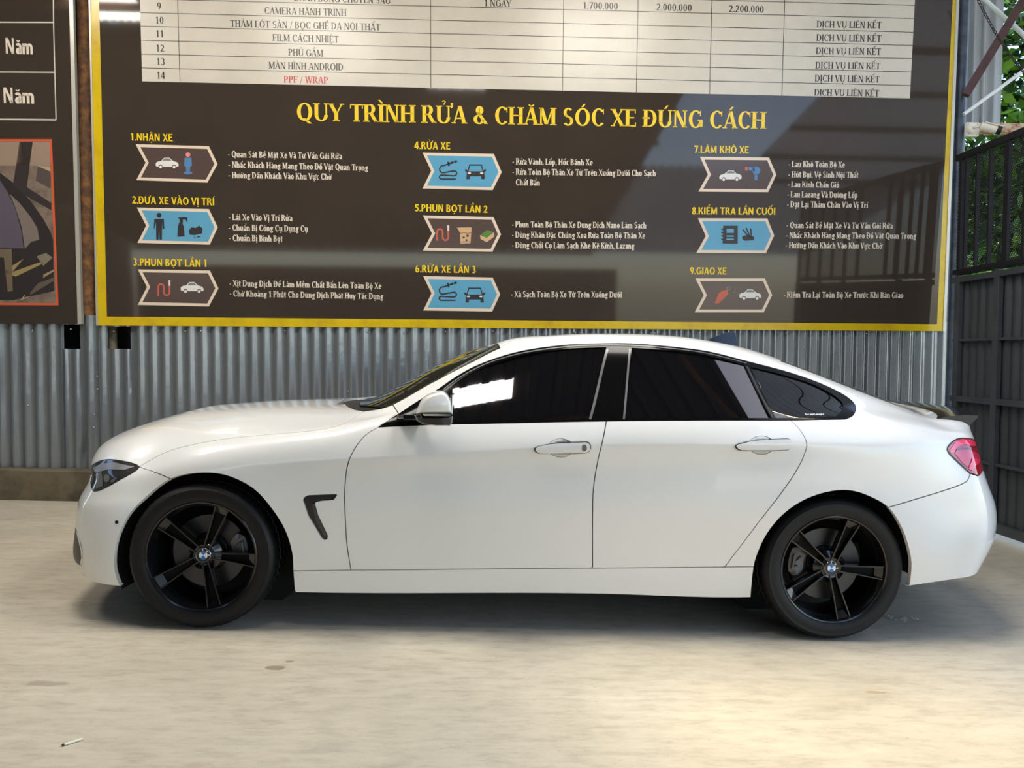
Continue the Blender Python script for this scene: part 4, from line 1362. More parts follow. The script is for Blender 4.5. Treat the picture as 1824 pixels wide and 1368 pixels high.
def resample(loop, step, closed=True):
    out = []
    n = len(loop)
    for i in range(n if closed else n - 1):
        a, b = np.array(loop[i]), np.array(loop[(i + 1) % n])
        m = max(1, int(math.ceil(np.linalg.norm(b - a) / step)))
        out += [tuple(a + (b - a) * k / m) for k in range(m)]
    if not closed:
        out.append(tuple(loop[-1]))
    return out
def curve(pts, sub=6):
    """smooth line through traced points"""
    P = [np.array(p, float) for p in pts]
    if len(P) < 3:
        return [tuple(p) for p in P]
    out = []
    for i in range(len(P) - 1):
        p0 = P[max(i - 1, 0)]
        p1, p2 = P[i], P[i + 1]
        p3 = P[min(i + 2, len(P) - 1)]
        t0, t1, t2, t3 = 0, *np.cumsum([max(np.linalg.norm(p1 - p0), 1e-6) ** .5, max(np.linalg.norm(p2 - p1), 1e-6) ** .5, max(np.linalg.norm(p3 - p2), 1e-6) ** .5])
        for k in range(sub):
            t = t1 + (t2 - t1) * k / sub
            a1 = (t1 - t) / (t1 - t0) * p0 + (t - t0) / (t1 - t0) * p1
            a2 = (t2 - t) / (t2 - t1) * p1 + (t - t1) / (t2 - t1) * p2
            a3 = (t3 - t) / (t3 - t2) * p2 + (t - t2) / (t3 - t2) * p3
            b1 = (t2 - t) / (t2 - t0) * a1 + (t - t0) / (t2 - t0) * a2
            b2 = (t3 - t) / (t3 - t1) * a2 + (t - t1) / (t3 - t1) * a3
            out.append(tuple((t2 - t) / (t2 - t1) * b1 + (t - t1) / (t2 - t1) * b2))
    out.append(tuple(P[-1]))
    return out
def area2(loop):
    x = np.array(loop)
    return float(np.sum(x[:, 0] * np.roll(x[:, 1], -1) - np.roll(x[:, 0], -1) * x[:, 1]))
def inset(loop, d, fixed=None):
    """move a closed loop inwards by d; points on the body's middle stay"""
    P = np.array(loop)
    if area2(loop) < 0:
        P = P[::-1]
    n = len(P)
    out = []
    for i in range(n):
        a, b, c = P[i - 1], P[i], P[(i + 1) % n]
        t1, t2 = b - a, c - b
        t1 = t1 / max(np.linalg.norm(t1), 1e-9)
        t2 = t2 / max(np.linalg.norm(t2), 1e-9)
        n1, n2 = np.array((-t1[1], t1[0])), np.array((-t2[1], t2[0]))
        m = n1 + n2
        q = m / max(0.35, float(m @ m) / 2) if np.linalg.norm(m) > 1e-6 else n1
        s = b + q * d
        if mid(b):
            s = np.array((b[0] if b[0] < 1e-5 or b[0] > UK[-1] - 1e-5 else s[0], b[1] if b[1] > VK[-1] - 1e-5 else s[1]))
        out.append(tuple(s))
    return out
def mid(p):
    return p[1] > VK[-1] - 1e-5 or p[0] < 1e-5 or p[0] > UK[-1] - 1e-5
def inside_mask(pts, loops):
    res = np.zeros(len(pts), bool)
    x, y = pts[:, 0], pts[:, 1]
    for loop in loops:
        L = np.array(loop)
        for i in range(len(L)):
            x0, y0 = L[i]
            x1, y1 = L[(i + 1) % len(L)]
            if y0 == y1:
                continue
            c = ((y0 > y) != (y1 > y)) & (x < (x1 - x0) * (y - y0) / (y1 - y0) + x0)
            res ^= c
    return res
def dist_to(pts, loops):
    best = np.full(len(pts), 1e9)
    for loop in loops:
        L = np.array(loop)
        for i in range(0, len(L)):
            best = np.minimum(best, np.hypot(pts[:, 0] - L[i, 0], pts[:, 1] - L[i, 1]))
    return best

def panel(name, loops, material, gap=0.0022, off=0.0, rim=0.014, step=0.022, both=True, whole=False, parent=None, bulge=None, fit=False):
    """a pressed panel lying on the body surface inside the given outline(s).
    both: a second one on the far side; whole: one panel that runs across the middle of the car."""
    parent = parent or car
    if not isinstance(loops[0][0], (tuple, list)):
        loops = [loops]
    LL = []
    for q, lp in enumerate(loops):
        lp = resample(lp, step * 0.7)
        LL.append(inset(lp, gap) if q == 0 else (inset(lp, -gap)))
    allp = np.array([p for l in LL for p in l])
    lo, hi = allp.min(0), allp.max(0)
    gx, gy = np.meshgrid(np.arange(lo[0], hi[0], step), np.arange(lo[1], hi[1], step))
    g = np.stack([gx.ravel(), gy.ravel()], 1)
    g[:, 0] += 0.5 * step * (np.round((g[:, 1] - lo[1]) / step) % 2)
    if lo[1] < VK[5] < hi[1] and step > .012:      # extra rows along the shoulder line
        ur = np.arange(lo[0], hi[0], .03)
        g = g[np.abs(g[:, 1] - VK[5]) > .034]
        g = np.concatenate([g] + [np.stack([ur, np.full(len(ur), VK[5] + dv)], 1) for dv in (-.026, -.013, -.005, 0, .005, .013, .026)])
    g = g[inside_mask(g, LL)]
    if len(g):
        g = g[dist_to(g, LL) > min(step * 0.55, .008)]
    edges, base = [], 0
    for l in LL:
        edges += [(base + i, base + (i + 1) % len(l)) for i in range(len(l))]
        base += len(l)
    vin = [Vector((float(p[0]), float(p[1]))) for p in allp] + [Vector((float(p[0]), float(p[1]))) for p in g]
    rv, re_, rf, ov, oe, of = delaunay_2d_cdt(vin, edges, [], 0, 1e-7)
    UV = np.array([(p.x, p.y) for p in rv])
    F = np.array([tuple(f) for f in rf if len(f) == 3])
    cen = UV[F].mean(axis=1)
    F = F[inside_mask(cen, LL)]
    P, N = surf(UV[:, 0], UV[:, 1]), surf_n(UV[:, 0], UV[:, 1])
    o_ = np.full(len(P), off)
    if bulge:
        o_ = o_ + bulge(UV)
    P = P + N * o_[:, None]
    if fit:                                   # glass: one evenly curved pane through the outline
        bx = np.stack([np.ones(len(P)), P[:, 0], P[:, 2], P[:, 0] ** 2, P[:, 2] ** 2, P[:, 0] * P[:, 2]], 1)
        nb = sum(len(l) for l in LL)
        q, *_ = np.linalg.lstsq(bx[:nb], P[:nb, 1], rcond=None)
        P[:, 1] = bx @ q
        N = np.stack([q[1] + 2 * q[3] * P[:, 0] + q[5] * P[:, 2], -np.ones(len(P)), q[2] + 2 * q[4] * P[:, 2] + q[5] * P[:, 0]], 1)
        N /= np.linalg.norm(N, axis=1)[:, None]
    # wind faces outwards
    fn = np.cross(P[F[:, 1]] - P[F[:, 0]], P[F[:, 2]] - P[F[:, 0]])
    flip = (fn * N[F[:, 0]]).sum(1) < 0
    F[flip] = F[flip][:, ::-1]
    V3 = [tuple(p) for p in P]
    NN = [tuple(n) for n in N]
    FF = [tuple(int(i) for i in f) for f in F]
    if rim:
        cnt = {}
        for f in FF:
            for a, b in ((f[0], f[1]), (f[1], f[2]), (f[2], f[0])):
                cnt[(a, b)] = cnt.get((a, b), 0) + 1
        for (a, b) in [e for e in cnt if (e[1], e[0]) not in cnt]:
            if mid(UV[a]) and mid(UV[b]) and whole:
                continue
            t = np.array(V3[b]) - np.array(V3[a])
            sn = np.cross(t, N[a])
            ln = np.linalg.norm(sn)
            if ln < 1e-9:
                continue
            sn /= ln
            n0 = len(V3)
            V3 += [V3[a], V3[b], tuple(np.array(V3[b]) - N[b] * rim), tuple(np.array(V3[a]) - N[a] * rim)]
            NN += [tuple(sn)] * 4
            FF.append((n0, n0 + 3, n0 + 2, n0 + 1))
    def flipm(V, N, F):
        return [(x, -y, z) for x, y, z in V], [(x, -y, z) for x, y, z in N], [tuple(reversed(f)) for f in F]
    if whole:
        v2, n2, f2 = flipm(V3, NN, FF)
        k = len(V3)
        return mesh_obj(name, V3 + v2, FF + [tuple(i + k for i in f) for f in f2], material, parent, True, NN + n2)
    o = mesh_obj(name, V3, FF, material, parent, True, NN)
    if both:
        v2, n2, f2 = flipm(V3, NN, FF)
        par = parent if parent is car else MIRROR.get(parent.name, car)
        o2 = mesh_obj(name, v2, f2, material, par, True, n2)
        MIRROR[o.name] = o2
    return o
MIRROR = {}

def band(name, line, width, material, off=0.004, closed=False, parent=None, rim=0.006):
    """a narrow strip along a line on the body"""
    L = resample(line, 0.02, closed)
    P = np.array(L)
    n = len(P)
    t = np.zeros_like(P)
    for i in range(n):
        a = P[i - 1] if (closed or i) else P[i]
        b = P[(i + 1) % n] if (closed or i < n - 1) else P[i]
        t[i] = (b - a) / max(np.linalg.norm(b - a), 1e-9)
    s = np.stack([-t[:, 1], t[:, 0]], 1) * width / 2
    A, B = P + s, P - s
    loop = [tuple(p) for p in A] + [tuple(p) for p in B[::-1]]
    return panel(name, loop, material, gap=0, off=off, rim=rim, parent=parent, step=0.03)

# ---- traced lines of the bodywork
T_fd = trace(curve([(674, 761), (650, 776), (632, 799), (620, 825), (614, 872), (615, 924), (618, 970), (625, 1015)], 4))
T_dd = trace(curve([(1080, 750), (1074, 783), (1065, 820), (1057, 870), (1055.5, 920), (1055.5, 1012)], 4))
T_dq = trace(curve([(1408, 748.5), (1425, 766), (1437, 790), (1433, 809), (1417, 841), (1388, 883), (1349, 933), (1291, 1010)], 4))
T_sill = trace([(522, 1017), (625, 1015.5), (800, 1014), (1055.5, 1012), (1291, 1010), (1343, 1009.5)])
T_archF = trace(curve([(214, 1045), (206, 1022), (204, 999), (209, 963), (228.5, 920), (261, 884), (304, 853), (350, 843), (399.5, 846), (449, 869), (482, 904), (508, 946), (520, 986), (522, 1017), (525, 1056)], 4))
T_archR = trace(curve([(1337.5, 1064.5), (1343, 1009.5), (1350, 985), (1367, 950), (1397, 915), (1437, 889), (1484, 875), (1519, 875), (1554, 887), (1582, 904), (1605, 938), (1617, 971), (1623, 1004), (1619, 1046)], 4))
iF = 6 * 4                      # bumper / fender meeting on the front arch (304, 853)
iFs = 13 * 4                    # sill height on the front arch
iRs = 1 * 4
iR = 9 * 4                      # bumper / quarter panel meeting on the rear arch
T_belt = trace(curve([(674, 761), (764, 756.5), (900, 753.5), (1080, 750), (1260, 748.5), (1408, 748.5), (1504, 747)], 4))
T_dlo = trace(curve([(674, 761), (748, 712), (773, 698), (814, 670), (847, 652), (900, 633), (948, 622), (1013, 614), (1068, 612), (1123, 612), (1189, 617), (1260, 626), (1329, 643), (1415, 666), (1476, 689), (1513, 710), (1524, 724), (1519, 740), (1504, 747)], 4))
T_bumpF = trace(curve([(304, 853), (275, 841), (248, 831.5)], 3))
T_bonnet = trace(curve([(248, 831.5), (290, 808), (330, 795), (400, 782), (480, 774), (560, 767), (600, 759), (627, 747), (648, 733)], 4))
T_cowl = trace(curve([(648, 733), (682, 727.5), (700, 721)], 3))
T_apil = trace([(700, 721), (764, 685), (847, 642), (891, 620)])
T_aseam = trace([(700, 721), (709, 735.5), (674, 761)])
T_bumpR = trace(curve([(1582, 904), (1632, 889), (1678, 875), (1712, 863), (1724, 855), (1728, 843)], 3))
T_head = trace(curve([(162, 829), (180, 820), (205, 819), (248, 831.5), (212, 856), (168, 875.5), (161, 866), (162, 829)], 4))
T_tail = trace(curve([(1728, 843), (1706, 823), (1687, 801), (1693, 790), (1707, 781.5), (1735, 782.5)], 4))
VL = lambda l: float(np.interp(l, range(NL), VK))
UE, VT = float(UK[-1]), float(VK[-1])
US = lambda i: float(UK[i])                     # by station number

# dark inner body behind the gaps, open at the wheel arches
def inner_body():
    us, vs_ = np.linspace(0, UE, 150), np.linspace(0, VT, 60)
    uu, vv = np.meshgrid(us, vs_, indexing='ij')
    P, N = surf(uu.ravel(), vv.ravel()), surf_n(uu.ravel(), vv.ravel())
    P = P - N * .036
    P[:, 1] = np.minimum(P[:, 1], 0)
    holes = [inset([(T_archF[0][0], -.1)] + T_archF + [(T_archF[-1][0], -.1)], -.035), inset([(T_archR[0][0], -.1)] + T_archR + [(T_archR[-1][0], -.1)], -.035)]
    F = []
    for i in range(149):
        for j in range(59):
            F.append((i * 60 + j, (i + 1) * 60 + j, (i + 1) * 60 + j + 1, i * 60 + j + 1))
    UV = np.stack([uu.ravel(), vv.ravel()], 1)
    cen = UV[np.array(F)].mean(1)
    keep = ~(inside_mask(cen, [holes[0]]) | inside_mask(cen, [holes[1]]))
    F = [f for f, k in zip(F, keep) if k]
    V = [tuple(p) for p in P]
    V2 = [(x, -y, z) for x, y, z in V]
    k = len(V)
    mesh_obj('inner_shell', V + V2, F + [tuple(i + k for i in reversed(f)) for f in F], M_shell, car, True)
inner_body()
MB().box((-1.0, -.79, .20), (1.0, .79, .30)).box((-1.78, -.5, .24), (1.95, .5, .36)).build('underbody', M_shell, car)

# ---- outlines
p_head_r = on_body(248, 831.5)
BONNET_REAR = trace([(648, 733), (632, 730), (620, 725), (614.5, 720)]) + [xv(-.945, 9.0), (u_of_x(-.965), VT)]
SCREEN_LOW = trace([(700, 721), (690, 723.5), (678, 724.5)]) + [xv(-.80, 8.6), xv(-.835, 9.2), (u_of_x(-.85), VT)]
HEADER = [T_apil[-1], xv(-.16, 9.0), (u_of_x(-.19), VT)]
ROOF_SIDE = [T_apil[-1], xv(-.03, 8.28), xv(.3, 8.3), xv(.7, 8.3), xv(1.05, 8.28), xv(1.27, 8.25)]
REAR_HEAD = [ROOF_SIDE[-1], xv(1.33, 9.0), (u_of_x(1.36), VT)]
REAR_SIDE = [ROOF_SIDE[-1], xv(1.6, 8.25), xv(1.85, 8.25), xv(1.98, 8.2)]
REAR_LOW = [REAR_SIDE[-1], xv(2.04, 9.0), (u_of_x(2.06), VT)]
tl_t, tl_b = T_tail[-1], T_tail[0]
BOOT_SIDE = [REAR_SIDE[-1], (US(NS - 8), VL(8.05)), (US(NS - 7), VL(7.6)), (max(tl_t[0] + .02, US(NS - 7)), VL(7.0)), tl_t]
LAMP_IN_T, LAMP_IN_B = (tl_t[0] + .27, tl_t[1] - .02), (tl_t[0] + .30, VL(4.15))
T_lampbot = trace([(1728, 843), (1741, 847.5)])
head_loop = T_head[:-1]
iHr = 3 * 4                                      # (248, 831.5) in the headlight outline
HEAD_TOP = T_head[iHr::-1]                       # corner back to the nose
HEAD_LOW = T_head[iHr:]                          # corner along the lower edge to the nose

# ---- painted panels
vent = trace(zm(500, 740, .329, [(122, 462), (128, 445), (150, 434), (300, 428), (302, 433), (285, 456), (215, 462), (188, 468), (183, 478), (200, 540), (252, 650), (250, 668), (235, 673), (222, 664), (150, 545)]))
panel('front_wing', [T_fd + T_sill[1::-1] + T_archF[iFs:iF - 1:-1] + T_bumpF[1:] + T_bonnet[1:] + T_cowl[1:] + T_aseam[1:-1], vent], M_paint, rim=.02)
panel('wing_vent', vent, M_black, gap=.001, off=-.012, rim=0)
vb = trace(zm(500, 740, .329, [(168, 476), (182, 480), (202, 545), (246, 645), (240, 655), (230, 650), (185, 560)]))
panel('vent_highlight', vb, mat('vent_grey', (.035, .035, .037, 1), .2, coat=.5), gap=0, off=-.005, rim=.006)  # grey strip stands in for the highlight inside the vent
panel('side_skirt', T_sill + T_archR[iRs - 1::-1] + resample([T_archR[0], T_archF[-1]], .05, False)[1:-1] + T_archF[:iFs:-1], M_paint, rim=.02)

HSH = zm(920, 760, .0877, [(380, 455), (395, 430), (430, 412), (620, 372), (900, 345), (1150, 336), (1400, 325), (1455, 345), (1485, 385), (1488, 440), (1455, 488), (1390, 512), (1150, 522), (620, 520), (470, 514), (410, 495)])
REC = [(920 + .0877 * (900 + 255 * math.cos(a)), 760 + .0877 * (432 + 185 * math.sin(a))) for a in np.linspace(0, 2 * PI, 25)[:-1]]
def handle(dx, dy, lock):
    rec = trace([(x + dx, y + dy) for x, y in REC])
    c = np.mean(np.array(rec), 0)
    r = np.abs(np.array(rec) - c).max(0)
    dish = lambda UV: -.028 * np.clip(1 - ((UV - c) / r)[:, 0] ** 2 - ((UV - c) / r)[:, 1] ** 2, 0, 1) ** .7
    return rec, dish
rec1, dish1 = handle(0, 0, True)
rec2, dish2 = handle(357.6, -5, False)
iB_dd = 3 * 4
iB_dq = 5 * 4
door1 = panel('front_door', [T_belt[:iB_dd + 1] + T_dd[1:] + T_sill[3:0:-1] + T_fd[-2:0:-1], rec1], M_paint)
door2 = panel('rear_door', [T_belt[iB_dd:iB_dq + 1] + T_dq[1:] + T_sill[4:2:-1] + T_dd[-2:0:-1], rec2], M_paint)
for dr, rec, dish, dx, dy, lock in ((door1, rec1, dish1, 0, 0, True), (door2, rec2, dish2, 357.6, -5, False)):
    ds = panel('handle_recess', rec, M_paint, gap=-.0005, bulge=dish, rim=0, parent=dr, step=.008)
    seam = panel('handle_gasket', trace([(x + dx + (x - 1002) * .045, y + dy + (y - 797) * .28) for x, y in HSH]), M_trim, gap=0, off=.004, rim=.002, parent=dr, step=.012)
    hl = trace([(x + dx, y + dy) for x, y in HSH])
    hc = np.mean(np.array(hl), 0)
    hr = np.abs(np.array(hl) - hc).max(0)
    hb_ = panel('door_handle', hl, M_paint, gap=0, off=.016, rim=.014, parent=dr, step=.007,
                bulge=lambda UV, hc=hc, hr=hr: .016 * np.clip(1 - np.abs((UV - hc) / hr)[:, 1] ** 2.2, 0, 1) * np.clip(1 - np.abs((UV - hc) / hr)[:, 0] ** 4, 0, 1))
    if lock:
        panel('door_lock', trace(circle(920 + .0877 * 1362, 760 + .0877 * 415, 4.4, n=12)), mat('lock_grey', (.16, .16, .165, 1), .4, metal=.5), gap=0, off=.0305, rim=.006, parent=dr, both=False, step=.006)

side = panel('body_side', T_dq[::-1][:1] + T_sill[5:] + T_archR[iRs + 1:iR] + T_bumpR + T_tail[1:] + BOOT_SIDE[-2:0:-1] + REAR_SIDE[::-1] + ROOF_SIDE[-2:0:-1] + T_apil[::-1]
             + T_aseam[1:] + T_dlo[1:] + T_belt[-2:iB_dq - 1:-1] + T_dq[1:-1], M_paint)
panel('roof', ROOF_SIDE + REAR_HEAD[1:] + [HEADER[-1]] + HEADER[-2:0:-1], M_paint, whole=True, gap=.0005)
panel('bonnet', T_bonnet + BONNET_REAR[1:] + [(US(6), VT), (0.0, VT), (0.0, VL(8.4)), (.32, VL(8.0)), (.44, VL(7.1)), (.58, VL(6.95))] + HEAD_TOP[::-1][:-1], M_paint, whole=True, rim=.02)
panel('boot_lid', BOOT_SIDE + [LAMP_IN_T, LAMP_IN_B, (UE, VL(4.0)), (UE, VL(9)), (UE, VT)] + REAR_LOW[::-1][:-1], M_paint, whole=True)
intakeF = [(0.0, VL(2.75)), (.40, VL(2.65)), (.56, VL(1.9)), (.46, VL(.9)), (0.0, VL(.8))]
GR_LOW = [(.66, VL(5.3)), (.50, VL(5.15)), (.42, VL(4.25)), (.03, VL(4.05)), (0.0, VL(4.05))]
panel('front_bumper', resample([(0.0, 0.0), T_archF[0]], .05, False) + T_archF[1:iF] + T_bumpF + HEAD_LOW[1:-3] + GR_LOW + intakeF, M_paint, whole=True, rim=.022)
panel('lower_intake', [(0.0, VL(2.8)), (.42, VL(2.7)), (.6, VL(1.9)), (.48, VL(.85)), (0.0, VL(.75))], M_trim, off=-.016, gap=0, whole=True, rim=0)
for k in range(4):
    v0 = VL(1.05 + k * .45)
    panel('intake_slat', [(0.0, v0), (.45, v0), (.45, v0 + .012), (0.0, v0 + .012)], M_black, off=-.006, gap=0, whole=True, rim=.01)
# corner air slot with its bright rim
sl = trace([(137.5, 947), (142, 963), (146, 980), (147, 994), (145, 1008)])
slot = sl + [(sl[-1][0] - .13, sl[-1][1] + .004), (sl[2][0] - .13, sl[2][1]), (sl[0][0] - .05, sl[0][1] + .01)]
panel('corner_air_slot', slot, M_trim, gap=0, off=.0015, rim=.004)
band('slot_trim', sl, .008, M_chrome, off=.003)
panel('parking_sensor', trace(circle(208, 930, 3.2, n=10)), M_trim, gap=0, off=.0015, rim=.002, step=.006)
panel('grille_infill', [(0.0, VL(4.1)), (.42, VL(4.2)), (.70, VL(5.2)), (.70, VL(6.95)), (.44, VL(7.2)), (.30, VL(7.9)), (0.0, VL(8.3))], M_trim, gap=0, off=-.012, rim=0, whole=True)
gr_loop = [(.02, VL(4.3)), (.10, VL(4.2)), (.38, VL(4.4)), (.42, VL(5.2)), (.40, VL(6.9)), (.30, VL(7.6)), (.08, VL(7.95)), (.02, VL(7.8))]
panel('kidney_grille', gr_loop, M_trim, gap=0, off=-.010, rim=0)
band('grille_surround', gr_loop + gr_loop[:1], .016, M_black, off=.008, closed=False, rim=.018)
for k in range(7):
    u = .05 + k * .048
    panel('grille_bar', [(u, VL(4.4)), (u + .012, VL(4.4)), (u + .012, VL(7.2)), (u, VL(7.2))], M_black, off=.0, gap=0, rim=.01)
panel('rear_bumper', T_archR[iR:] + resample([T_archR[-1], (UE, 0.0)], .05, False)[1:] + [(UE, VL(4.0)), LAMP_IN_B, (tl_b[0] + .12, VL(4.0))] + T_lampbot[::-1] + T_bumpR[::-1][1:-1], M_paint, whole=True, rim=.022)
panel('rear_diffuser', [(tl_t[0] + .22, .01), (UE, .01), (UE, VL(1.6)), (tl_t[0] + .35, VL(1.5))], M_trim, off=.006, gap=0, whole=True, rim=.006)

# ---- glass
panel('windscreen', T_apil + HEADER[1:] + SCREEN_LOW[::-1][:-1], M_screen, whole=True, off=-.004)
panel('cowl', T_cowl + SCREEN_LOW[1:] + BONNET_REAR[::-1][:-1], M_trim, whole=True, off=-.012)
panel('rear_screen', REAR_HEAD + REAR_LOW[::-1] + REAR_SIDE[-2:0:-1], M_glass, whole=True, off=-.004)
W1 = trace(curve([(806, 688), (814, 681), (847, 661), (900, 641), (948, 629.5), (1013, 621.5), (1080, 619)], 4) + [(1049, 746), (900, 749.5), (806, 751.5)])
W2 = trace(curve([(1126, 620), (1189, 624.5), (1260, 634), (1325, 650.5)], 4) + [(1373, 744.5), (1260, 744.8), (1113, 746)])
W3 = trace(curve([(1337, 654), (1400, 669.5), (1450, 686), (1490, 708), (1501, 720), (1499, 731), (1488, 742)], 4) + [(1440, 744), (1382, 744.5)])
dlo = T_dlo + T_belt[-2:0:-1]
sur = panel('window_surround', [dlo, W1, W2, W3], mat('pillar_black', (.004, .004, .0045, 1), .12, spec=.12), gap=.0008, off=.001, rim=.008)
panel('front_door_window', W1, M_glass, gap=-.004, off=-.006, rim=0, fit=True)
panel('rear_door_window', W2, M_glass, gap=-.004, off=-.006, rim=0, fit=True)
panel('quarter_window', W3, M_glass, gap=0, off=-.005, rim=0)
M_stripe = mat('pillar_trim_grey', (.11, .11, .115, 1), .3)
band('pillar_trim', trace([(1082, 622), (1051, 747)]), .011, M_stripe, off=.003)
band('pillar_trim', trace([(1122, 622), (1111, 747)]), .009, M_stripe, off=.003)
band('pillar_trim', trace([(1330, 653), (1377, 745)]), .010, M_trim, off=.003)
band('window_seal', trace(curve([(790, 694), (820, 672), (860, 651), (900, 637), (948, 626), (1013, 618), (1068, 615.5), (1123, 616), (1189, 620.5), (1260, 630), (1329, 647.5)], 3)), .005, M_stripe, off=.003)

# small script on the quarter window
gp0, gp1 = on_body(1433.5, 740.6), on_body(1468, 740.2)
_pq = surf([gp0[0], gp1[0]], [gp0[1], gp1[1]])
_nq = surf_n([gp0[0]], [gp0[1]])[0]
lettering('window_script', 'GranCoupe', mat('script_white', rgb(226, 232, 234), .4), Vector(_pq[0]) + Vector(_nq) * .004, Vector(_pq[1]) + Vector(_nq) * .004, .0105, _nq, car, False, .24, .2)
# ---- lamps
hd = panel('headlight', head_loop, M_lamp, gap=.002, off=-.001)
panel('light_strip', trace([(166, 833), (183, 825.5), (203, 823.5), (240, 831), (222, 837), (196, 836), (170, 842)]), mat('lamp_silver', (.26, .265, .27, 1), .25, metal=.3), gap=0, off=.001, rim=0, parent=hd, step=.01)
panel('lamp_reflector', trace([(171, 845), (181, 840), (183, 866), (171, 871)]), mat('lamp_grey', (.22, .22, .23, 1), .2, metal=.5), gap=0, off=.001, rim=0, parent=hd, step=.01)
panel('lamp_projector', trace(circle(190, 852, 5.5, 7)), M_lampglass, gap=0, off=.001, rim=0, parent=hd, step=.008)
panel('lamp_projector', trace([(198, 855), (209, 850), (203, 859), (196, 861)]), mat('lamp_grey_dim', (.16, .16, .17, 1), .2, metal=.5), gap=0, off=.001, rim=0, parent=hd, step=.008)
t_right = [on_body(1735, 782.5), LAMP_IN_T, LAMP_IN_B, (tl_b[0] + .12, VL(4.0)), on_body(1741, 847.5)]
tl = panel('tail_light', T_tail[:-1] + t_right, M_red, gap=.003, off=.002)
tz = lambda pts: zm(1680, 770, .0731, pts)
panel('upper_lens', trace(tz([(150, 440), (270, 260), (430, 185), (640, 175), (800, 240), (870, 300), (760, 350), (500, 290), (310, 370), (260, 500), (160, 500)])), M_redlit, gap=0, off=.004, rim=.002, parent=tl, step=.012)
panel('lower_lens', trace(tz([(310, 440), (640, 440), (880, 520), (880, 590), (660, 640), (580, 850), (470, 760), (270, 520)])), mat('pink_red_lens', (.62, .02, .07, 1), .1, coat=1.0), gap=0, off=.004, rim=.002, parent=tl, step=.012)
panel('lens_stripe', trace(tz([(300, 420), (640, 375), (880, 330), (880, 350), (640, 400), (330, 445)])), M_reddark, gap=0, off=.005, rim=.002, parent=tl, step=.012)
panel('reflector', trace(tz([(690, 640), (880, 610), (870, 700), (760, 820), (700, 950), (600, 880)])), M_redlit, gap=0, off=.005, rim=.002, parent=tl, step=.012)
band('lamp_seal', T_tail[:-1], .005, M_trim, off=.003, parent=tl)

# ---- rear lip spoiler
sp_v, sp_f = [], []
ny = 21
prof_n = 6
for i in range(ny):
    y = -.60 + 1.2 * i / (ny - 1)
    q = abs(y) / .60
    xb = 2.290 - .115 * q ** 2.6
    zb = .975 + .008 * (1 - q ** 2)
    taper = 1 - .25 * q ** 4
    lift = .058 * taper
    pts = [(xb - .20, zb + .034 * taper - .012), (xb - .11, zb + .046 * taper), (xb - .03, zb + lift), (xb + .035, zb + lift * .98), (xb + .035, zb + lift - .012), (xb - .02, zb - .022), (xb - .20, zb - .004)]
    sp_v += [(a, y, b_) for a, b_ in pts]
m7 = 7
for i in range(ny - 1):
    for k in range(m7):
        a, b_ = i * m7 + k, i * m7 + (k + 1) % m7
        sp_f.append((a, b_, b_ + m7, a + m7))
sp_f += [tuple(range(m7)), tuple(range((ny - 1) * m7, ny * m7))]
MB().add(sp_v, sp_f).build('boot_spoiler', M_black, car, True, sharp=45)
# shark-fin aerial
fin = [(1.02, 1.335), (1.07, 1.372), (1.13, 1.402), (1.185, 1.412), (1.20, 1.405), (1.205, 1.365), (1.21, 1.30)]
fb = MB()
L = []
for s, wd in ((-1, 1), (1, 1)):
    for x, z in fin:
        L.append((x, s * (.026 * max(0.12, (1.43 - z) / .10) if z < 1.40 else .004), z))
n7 = len(fin)
fb.add(L, [(k, k + 1, k + 1 + n7, k + n7) for k in range(n7 - 1)] + [tuple(range(n7)), tuple(range(2 * n7 - 1, n7 - 1, -1))])
fb.build('roof_aerial', M_black, car, True, sharp=40)

